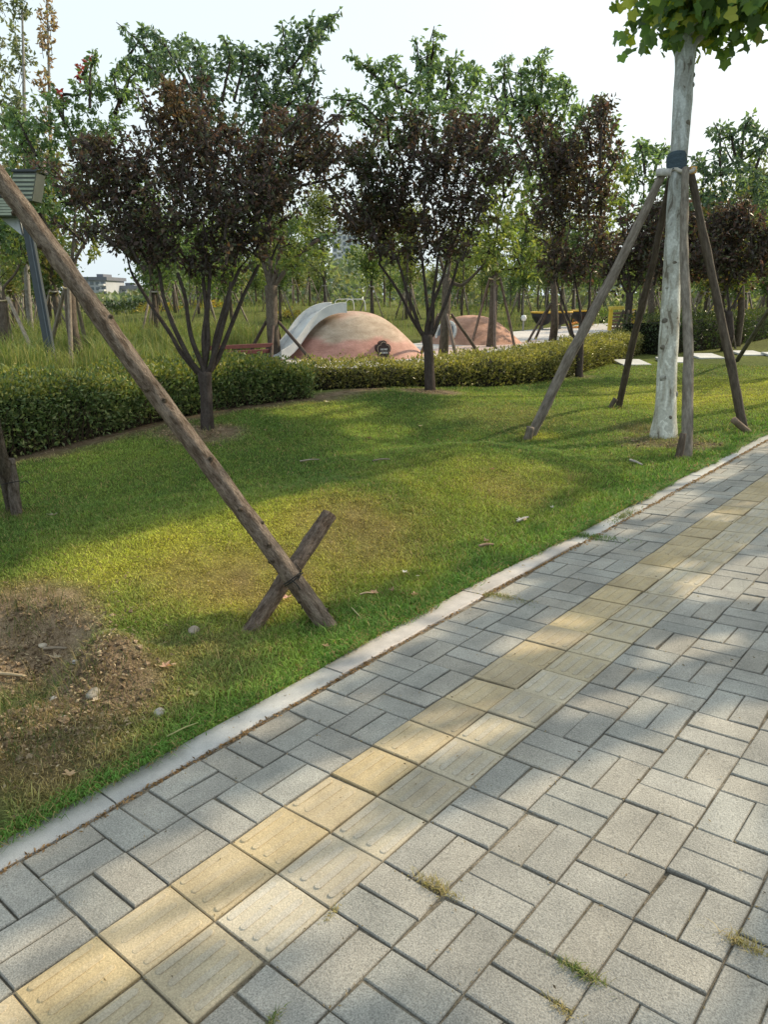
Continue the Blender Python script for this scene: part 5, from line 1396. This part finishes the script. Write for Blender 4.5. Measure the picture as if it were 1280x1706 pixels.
    block(760, 860, 478, 530, 230, (.57, .59, .6), 'long pale apartment block far behind the smaller dome', 4, 10, (.42, .43, .45))


# ------------------------------------------------------------------ small things on the ground
def pebble(px, py, r, col, lab, flat=.6):
    r = r * .85; col = tuple(.8 * c for c in col)
    p = gp(px, py); g = np.random.default_rng(int(px)); m = MB(); th = np.linspace(0, 2 * math.pi, 14, endpoint=False)
    V = []; k = 8
    for i in range(k):
        ph = -math.pi / 2 + math.pi * i / (k - 1); rr = math.cos(ph) * r + 1e-4
        V.append(np.stack([rr * np.cos(th) * 1.25, rr * np.sin(th), np.full(14, math.sin(ph) * r * flat + r * flat * .5)], 1))
    V = np.concatenate(V); V *= 1 + .08 * np.sin(V[:, :1] / r * 3 + px) + .06 * np.cos(V[:, 1:2] / r * 4)
    a = g.uniform(0, 3.1); V[:, :2] = V[:, :2] @ np.array([[math.cos(a), -math.sin(a)], [math.sin(a), math.cos(a)]])
    i = np.arange(k - 1)[:, None] * 14; j = np.arange(14)[None]
    m.add(V, quads=np.stack([i + j, i + (j + 1) % 14, i + 14 + (j + 1) % 14, i + 14 + j], -1).reshape(-1, 4), col=col)
    o = m.build('stone', M['stone'], smooth=True); o.location = p; tag(o, lab, 'stone', 'stones lying on the lawn')


def dry_leaf(px, py, s, col, lab, on_pave=False):
    p = gp(px, py) + np.array([0, 0, .018]); g = np.random.default_rng(int(px * 7 + py)); m = MB()
    a = np.linspace(0, 2 * math.pi, 16, endpoint=False); r = s * (.6 + .28 * np.cos(5 * a) + g.normal(0, .06, 16)); x = r * np.cos(a); y = r * np.sin(a) * .7
    z = .35 * (x ** 2 - y ** 2) / s + g.normal(0, .08 * s, 16) + np.abs(y) * .5
    V = np.concatenate([[[0, 0, 0]], np.stack([x, y, z], 1)]); rot = g.uniform(0, 6.28); V[:, :2] = V[:, :2] @ np.array([[math.cos(rot), -math.sin(rot)], [math.sin(rot), math.cos(rot)]])
    m.add(V, tris=[[0, 1 + i, 1 + (i + 1) % 16] for i in range(16)], col=col)
    o = m.build('fallen_leaf', M['leaf_plum'], smooth=False); o.location = p; tag(o, lab, 'leaf', 'fallen dry leaves')


def twig(px0, py0, px1, py1, r, col, lab):
    a = gp(px0, py0) + np.array([0, 0, .02]); b = gp(px1, py1) + np.array([0, 0, .022]); mid = (a + b) / 2 + np.array([0, 0, .012]) + unit(np.cross(b - a, [0, 0, 1])) * np.linalg.norm(b - a) * .06
    m = MB(); tube(m, [a - a, mid - a, b - a], [r, r * .9, r * .6], 6, col, lump=.05, sub=4); o = m.build('twig', M['pole'], smooth=True); o.location = a; tag(o, lab, 'twig', 'twigs lying on the lawn')


def weed(px, py, n, h, spread, cols, lab):
    n = int(n * 1.5)
    p = gp(px, py) if px * 0 == 0 else None
    v = ray(px, py); nrm = RP @ np.array([0, 0, 1.]); t = -(CAM @ nrm) / (v @ nrm); p = CAM + v * t
    g = np.random.default_rng(int(px)); m = MB(); b = np.stack([g.normal(0, spread, n), g.normal(0, spread * .45, n), np.zeros(n)], 1)
    ca, sa = math.cos(.9), math.sin(.9); dirs = np.array([[1, 0], [0, 1]])[g.integers(0, 2, 1)[0]]
    b[:, :2] = b[:, :1] * dirs + g.normal(0, spread * .25, (n, 2)); b[:, 2] = .08 * b[:, 0] + .021 * b[:, 1] - .004
    th = g.uniform(0, 6.28, n); le = g.uniform(.4, 1.6, n); hh = g.uniform(.3, 1., n) * h * .75; w = g.uniform(.0007, .0014, n) * (1 + .22 * max(0, depth_of(p) - 2.5))
    blades(m, b, th, hh, le, w, palette(cols, n, .35), (.45, .6), .7)
    o = m.build('weed_tuft', M['grass']); o.location = p; tag(o, lab, 'weed', 'weeds in the paving joints')


def build_small():
    W = (.62, .58, .50)
    pebble(323, 1053, .036, (.42, .36, .29), 'oval beige stone in the grass left of the crossed stake')
    pebble(266, 1189, .028, (.50, .47, .42), 'round grey stone in the grass near the kerb')
    pebble(126, 1104, .018, (.5, .48, .45), 'small white stone between the pit and the soil heap')
    pebble(72, 1077, .024, (.66, .58, .46), 'pale rounded stone at the edge of the pit')
    pebble(155, 1158, .034, (.36, .33, .28), 'flat grey stone low on the soil heap')
    pebble(90, 1166, .02, (.55, .52, .48), 'little pale stone below the pit rim')
    pebble(105, 1197, .016, (.45, .42, .38), 'tiny grey stone in the dry grass at lower left')
    T_ = (.42, .24, .14); P_ = (.58, .46, .36); K_ = (.30, .17, .10)
    for px, py, s, c, lab in [
        (276, 1115, .045, (.5, .32, .22), 'curled orange-brown leaf beside the soil heap'), (118, 1296, .035, (.55, .38, .22), 'tan leaf in the grass near the kerb at lower left'),
        (95, 1100, .05, (.5, .42, .3), 'broad pale leaf lying in the pit'), (160, 1172, .03, (.6, .5, .36), 'small pale leaf on the dry grass under the heap'),
        (325, 1163, .035, (.33, .33, .12), 'olive leaf between the heap and the kerb'), (624, 992, .04, (.55, .33, .22), 'brown leaf with a stalk right of the log foot'),
        (653, 987, .035, (.36, .24, .15), 'dark curled leaf between two others right of the log'), (692, 995, .032, (.48, .28, .18), 'reddish leaf nearest the kerb right of the log'),
        (674, 958, .03, (.85, .80, .76), 'white scrap of leaf standing in the grass right of the stake'), (696, 964, .018, (.8, .75, .6), 'tiny pale leaf beside the white scrap'),
        (810, 905, .045, (.34, .22, .13), 'dark brown leaf by the log chips near the kerb'), (869, 870, .05, (.66, .60, .56), 'pale folded leaf on the shaded lawn'),
        (920, 849, .03, (.6, .58, .5), 'small pale leaf above the weeds near the kerb'), (615, 733, .05, (.17, .1, .07), 'dark leaf on the mound below the plum'),
        (477, 1000, .045, (.62, .36, .28), 'pinkish leaf behind the crossed stake'), (683, 1040, .03, (.5, .3, .18), 'brown leaf on the grass edge above the kerb'),
        (545, 1082, .03, (.48, .33, .2), 'tan leaf just below the log foot'), (88, 862, .05, (.3, .28, .2), 'grey leaf on the shaded lawn near the left stake'),
        (545, 672, .05, (.7, .65, .5), 'pale leaf on the sunny slope under the hedge'), (700, 712, .04, (.6, .55, .35), 'pale leaf on the mound right of centre'),
        (820, 785, .045, (.25, .12, .07), 'dark red-brown leaf on the near swell'), (590, 770, .04, (.3, .2, .1), 'brown leaf on the dark side of the near swell')]:
        dry_leaf(px, py, s * 1.05, c, lab)
    twig(500, 772, 532, 769, .008, (.5, .42, .34), 'short pale twig on the shaded mound')
    twig(622, 771, 650, 769, .008, (.45, .36, .28), 'short brown twig on the crest of the swell')
    twig(1050, 770, 1070, 778, .014, (.5, .46, .42), 'grey stick on the lawn left of the upright pole')
    twig(798, 915, 822, 912, .012, (.34, .24, .16), 'brown wood chip near the kerb')
    twig(862, 873, 880, 866, .011, (.6, .56, .52), 'pale stick beside the folded leaf')
    twig(-6, 1128, 44, 1133, .011, (.62, .5, .33), 'pale stick lying in the pit at the left edge')
    twig(74, 1087, 112, 1086, .010, (.35, .29, .22), 'grey stick at the top of the pit')
    twig(586, 1018, 602, 1036, .004, (.5, .5, .28), 'thin curved straw right of the log foot')
    twig(278, 1235, 330, 1212, .004, (.45, .45, .2), 'thin straw along the kerb edge')
    twig(600, 996, 622, 994, .006, (.6, .45, .3), 'leaf stalk lying right of the log foot')
    DG = [(.34, .29, .12), (.26, .24, .09), (.40, .32, .16)]; GG = [(.11, .17, .04), (.16, .2, .06), (.3, .27, .12)]
    weed(725, 1476, 160, .035, .035, DG, 'dry tuft in the joint right of the tactile strip, lower middle')
    weed(970, 1622, 120, .04, .03, GG, 'green-yellow tuft in the joint at the lower right')
    weed(1240, 1574, 90, .05, .03, DG, 'straggly dry tuft near the right edge')
    weed(938, 1680, 70, .03, .02, DG, 'small dry tuft at the bottom edge right of centre')
    weed(455, 1700, 60, .03, .02, GG, 'tiny green tuft at the bottom edge by the tactile strip')
    weed(830, 993, 420, .03, .10, GG + DG, 'spreading olive weeds at the kerb right of the log')
    weed(985, 895, 420, .05, .10, [(.08, .16, .03), (.12, .2, .05)], 'green weeds spilling over the kerb farther up the path')
    weed(1040, 860, 260, .045, .10, [(.09, .16, .04), (.2, .2, .07)], 'farther green weeds along the kerb gap')
    weed(555, 1520, 50, .02, .02, DG, 'sparse dry tuft at the corner of the tactile strip')
    # taller rough grass at the pit
    g = np.random.default_rng(4); m = MB()
    for px, py, n, h in [(60, 1160, 240, .13), (130, 1130, 160, .12), (40, 1020, 260, .10), (100, 1010, 200, .09), (30, 1190, 300, .09), (160, 1200, 240, .07), (90, 1230, 300, .07), (20, 1260, 240, .07), (210, 1160, 160, .06), (320, 1060, 160, .06), (430, 1045, 140, .06), (545, 1045, 160, .05), (350, 1120, 200, .05), (1100, 735, 140, .09), (1060, 715, 300, .1), (1150, 765, 140, .09), (345, 720, 60, .08), (20, 860, 160, .08), (955, 800, 120, .12), (60, 800, 60, .06), (880, 732, 110, .07), (1028, 682, 130, .09), (1245, 716, 110, .07), (425, 1046, 120, .06), (548, 1048, 150, .06), (650, 1000, 60, .05), (820, 880, 70, .05), (700, 780, 70, .05), (300, 860, 70, .06), (560, 960, 60, .05), (240, 1000, 70, .06), (700, 900, 60, .05)]:
        p = gp(px, py); sp_ = .10 * (1 + (depth_of(p) - 3) * .06)
        x = p[0] + g.normal(0, sp_, n); y = p[1] + g.normal(0, sp_, n); b = np.stack([x, y, H(x, y) - .003], 1)
        th = g.uniform(0, 6.28, n); le = g.uniform(.2, 1.3, n); hh = g.uniform(.3, 1., n) * h; w = g.uniform(.0008, .0016, n) * (1 + (depth_of(p) - 3) * .12)
        blades(m, b, th, hh, le, w, palette([(.10, .14, .04), (.2, .18, .08), (.28, .22, .12), (.08, .12, .04)], n, .35), (.4, .65), .85)
    # clods of earth in the pit, on the heap and round the trunks
    cm = MB(); O = np.array([[1, 0, 0], [-1, 0, 0], [0, 1, 0], [0, -1, 0], [0, 0, 1], [0, 0, -1.]]); TR = np.array([[0, 2, 4], [2, 1, 4], [1, 3, 4], [3, 0, 4], [2, 0, 5], [1, 2, 5], [3, 1, 5], [0, 3, 5]])
    for (c, r, a) in list(ZSOIL[:4]) + list(ZSOIL[5:10]):
        for k in range(170):
            x_, y_ = c + g.normal(0, r * .55, 2); s_ = g.uniform(.004, .017) * (1.5 if g.random() < .08 else 1)
            if x_ > float(curb_in(y_)) - .2: continue
            R_ = np.linalg.qr(g.normal(size=(3, 3)))[0]
            cm.add((O * g.uniform(.6, 1.2, (6, 1)) * s_) @ R_ * np.array([1.2, 1.2, .8]) + np.array([x_, y_, float(H(x_, y_)) + s_ * .3]), tris=TR, col=np.array([.46, .34, .23]) * g.uniform(.55, 1.2))
    tag(cm.build('soil_clods', M['ground']), 'crumbly clods of dry earth in the pit, on the heap and round the trunks', 'soil', kind='stuff')
    # crumbs of soil and dead stems
    n = 5000; x = np.concatenate([g.normal(c[0], r * .8, n // 5) for (c, r, a) in ZSOIL[:5]]); y = np.concatenate([g.normal(c[1], r * .8, n // 5) for (c, r, a) in ZSOIL[:5]])
    ok = x < curb_in(y) - .14; x, y = x[ok], y[ok]; n = len(x)
    ax = g.normal(0, 1, (n, 3)); ax[:, 2] *= .3
    leaves(m, np.stack([x, y, H(x, y) + .006], 1), ax, g.uniform(.006, .03, n), palette([(.34, .26, .17), (.22, .16, .10), (.44, .36, .24), (.13, .1, .07)], n, .3), .4, .2)
    tag(m.build('rough_grass', M['grass']), 'rough taller grass and dead stems round the planting pit and pole feet', 'grass', kind='stuff')


# ------------------------------------------------------------------ light, camera, build
def build_road():
    m = MB(); x0, x1 = 5.6, 11.6
    ys = np.linspace(-30, 60, 60); V = np.concatenate([np.stack([np.full(60, x0), ys, np.full(60, .33)], 1), np.stack([np.full(60, x1), ys, np.full(60, .33)], 1)])
    V[:, 2] = [float(pave_z(5.2, min(v[1], 30))) + .03 for v in V]
    m.add(V, quads=[[i, 60 + i, 61 + i, i + 1] for i in range(59)]); tag(m.build('road', M['asphalt']), 'asphalt road beside the pavement', kind='structure')


build_ground(); build_paving(); build_grass(); build_road()
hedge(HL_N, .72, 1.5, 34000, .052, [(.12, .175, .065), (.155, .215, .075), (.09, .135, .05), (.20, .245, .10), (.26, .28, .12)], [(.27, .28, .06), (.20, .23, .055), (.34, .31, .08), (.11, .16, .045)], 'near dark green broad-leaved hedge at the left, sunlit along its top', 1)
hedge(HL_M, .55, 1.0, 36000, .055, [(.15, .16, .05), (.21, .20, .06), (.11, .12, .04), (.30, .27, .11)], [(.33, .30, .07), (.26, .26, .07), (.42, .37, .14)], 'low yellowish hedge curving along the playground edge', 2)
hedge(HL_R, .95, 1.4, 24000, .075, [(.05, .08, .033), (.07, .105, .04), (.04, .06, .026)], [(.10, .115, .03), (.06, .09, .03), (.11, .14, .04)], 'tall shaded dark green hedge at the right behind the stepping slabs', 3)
build_plums(); build_mid_trees(); build_plane_trees(); build_playground(); build_background(); build_small()

cam = bpy.data.cameras.new('camera'); co = bpy.data.objects.new('camera', cam); COL.objects.link(co)
Mx = Matrix(((RT[0], UP[0], -FW[0], CAM[0]), (RT[1], UP[1], -FW[1], CAM[1]), (RT[2], UP[2], -FW[2], CAM[2]), (0, 0, 0, 1)))
co.matrix_world = Mx
cam.sensor_fit = 'HORIZONTAL'; cam.sensor_width = 36; cam.lens = 36 * F / 1280; cam.clip_start = .05; cam.clip_end = 3000
scene.camera = co

w = bpy.data.worlds.new('World'); scene.world = w; w.use_nodes = True
nt = w.node_tree; nt.nodes.clear()
out = nt.nodes.new('ShaderNodeOutputWorld'); bg = nt.nodes.new('ShaderNodeBackground')
sky = nt.nodes.new('ShaderNodeTexSky'); sky.sky_type = 'NISHITA'; sky.sun_disc = False; sky.sun_elevation = SUN_EL; sky.sun_rotation = SUN_AZ
sky.air_density = 1.3; sky.dust_density = 6.0; sky.ozone_density = 1.0
bg.inputs[1].default_value = .15
mx = nt.nodes.new('ShaderNodeMix'); mx.data_type = 'RGBA'; mx.inputs[0].default_value = .72     # thin bright haze over the sky
mx.inputs[7].default_value = (7.4, 8.4, 8.8, 1)
nt.links.new(sky.outputs[0], mx.inputs[6]); nt.links.new(mx.outputs[2], bg.inputs[0]); nt.links.new(bg.outputs[0], out.inputs[0])
ld = bpy.data.lights.new('sun', 'SUN'); ld.energy = 5.0; ld.angle = math.radians(.6); ld.color = (1, .84, .60)
lo = bpy.data.objects.new('sun', ld); COL.objects.link(lo); lo.rotation_euler = Vector(SUND.tolist()).to_track_quat('Z', 'Y').to_euler()

scene.view_settings.view_transform = 'Standard'; scene.view_settings.look = 'None'; scene.view_settings.exposure = 0; scene.view_settings.gamma = 1
scene.render.engine = 'CYCLES'
scene.cycles.max_bounces = 6; scene.cycles.transmission_bounces = 4; scene.cycles.transparent_max_bounces = 4; scene.cycles.use_denoising = True
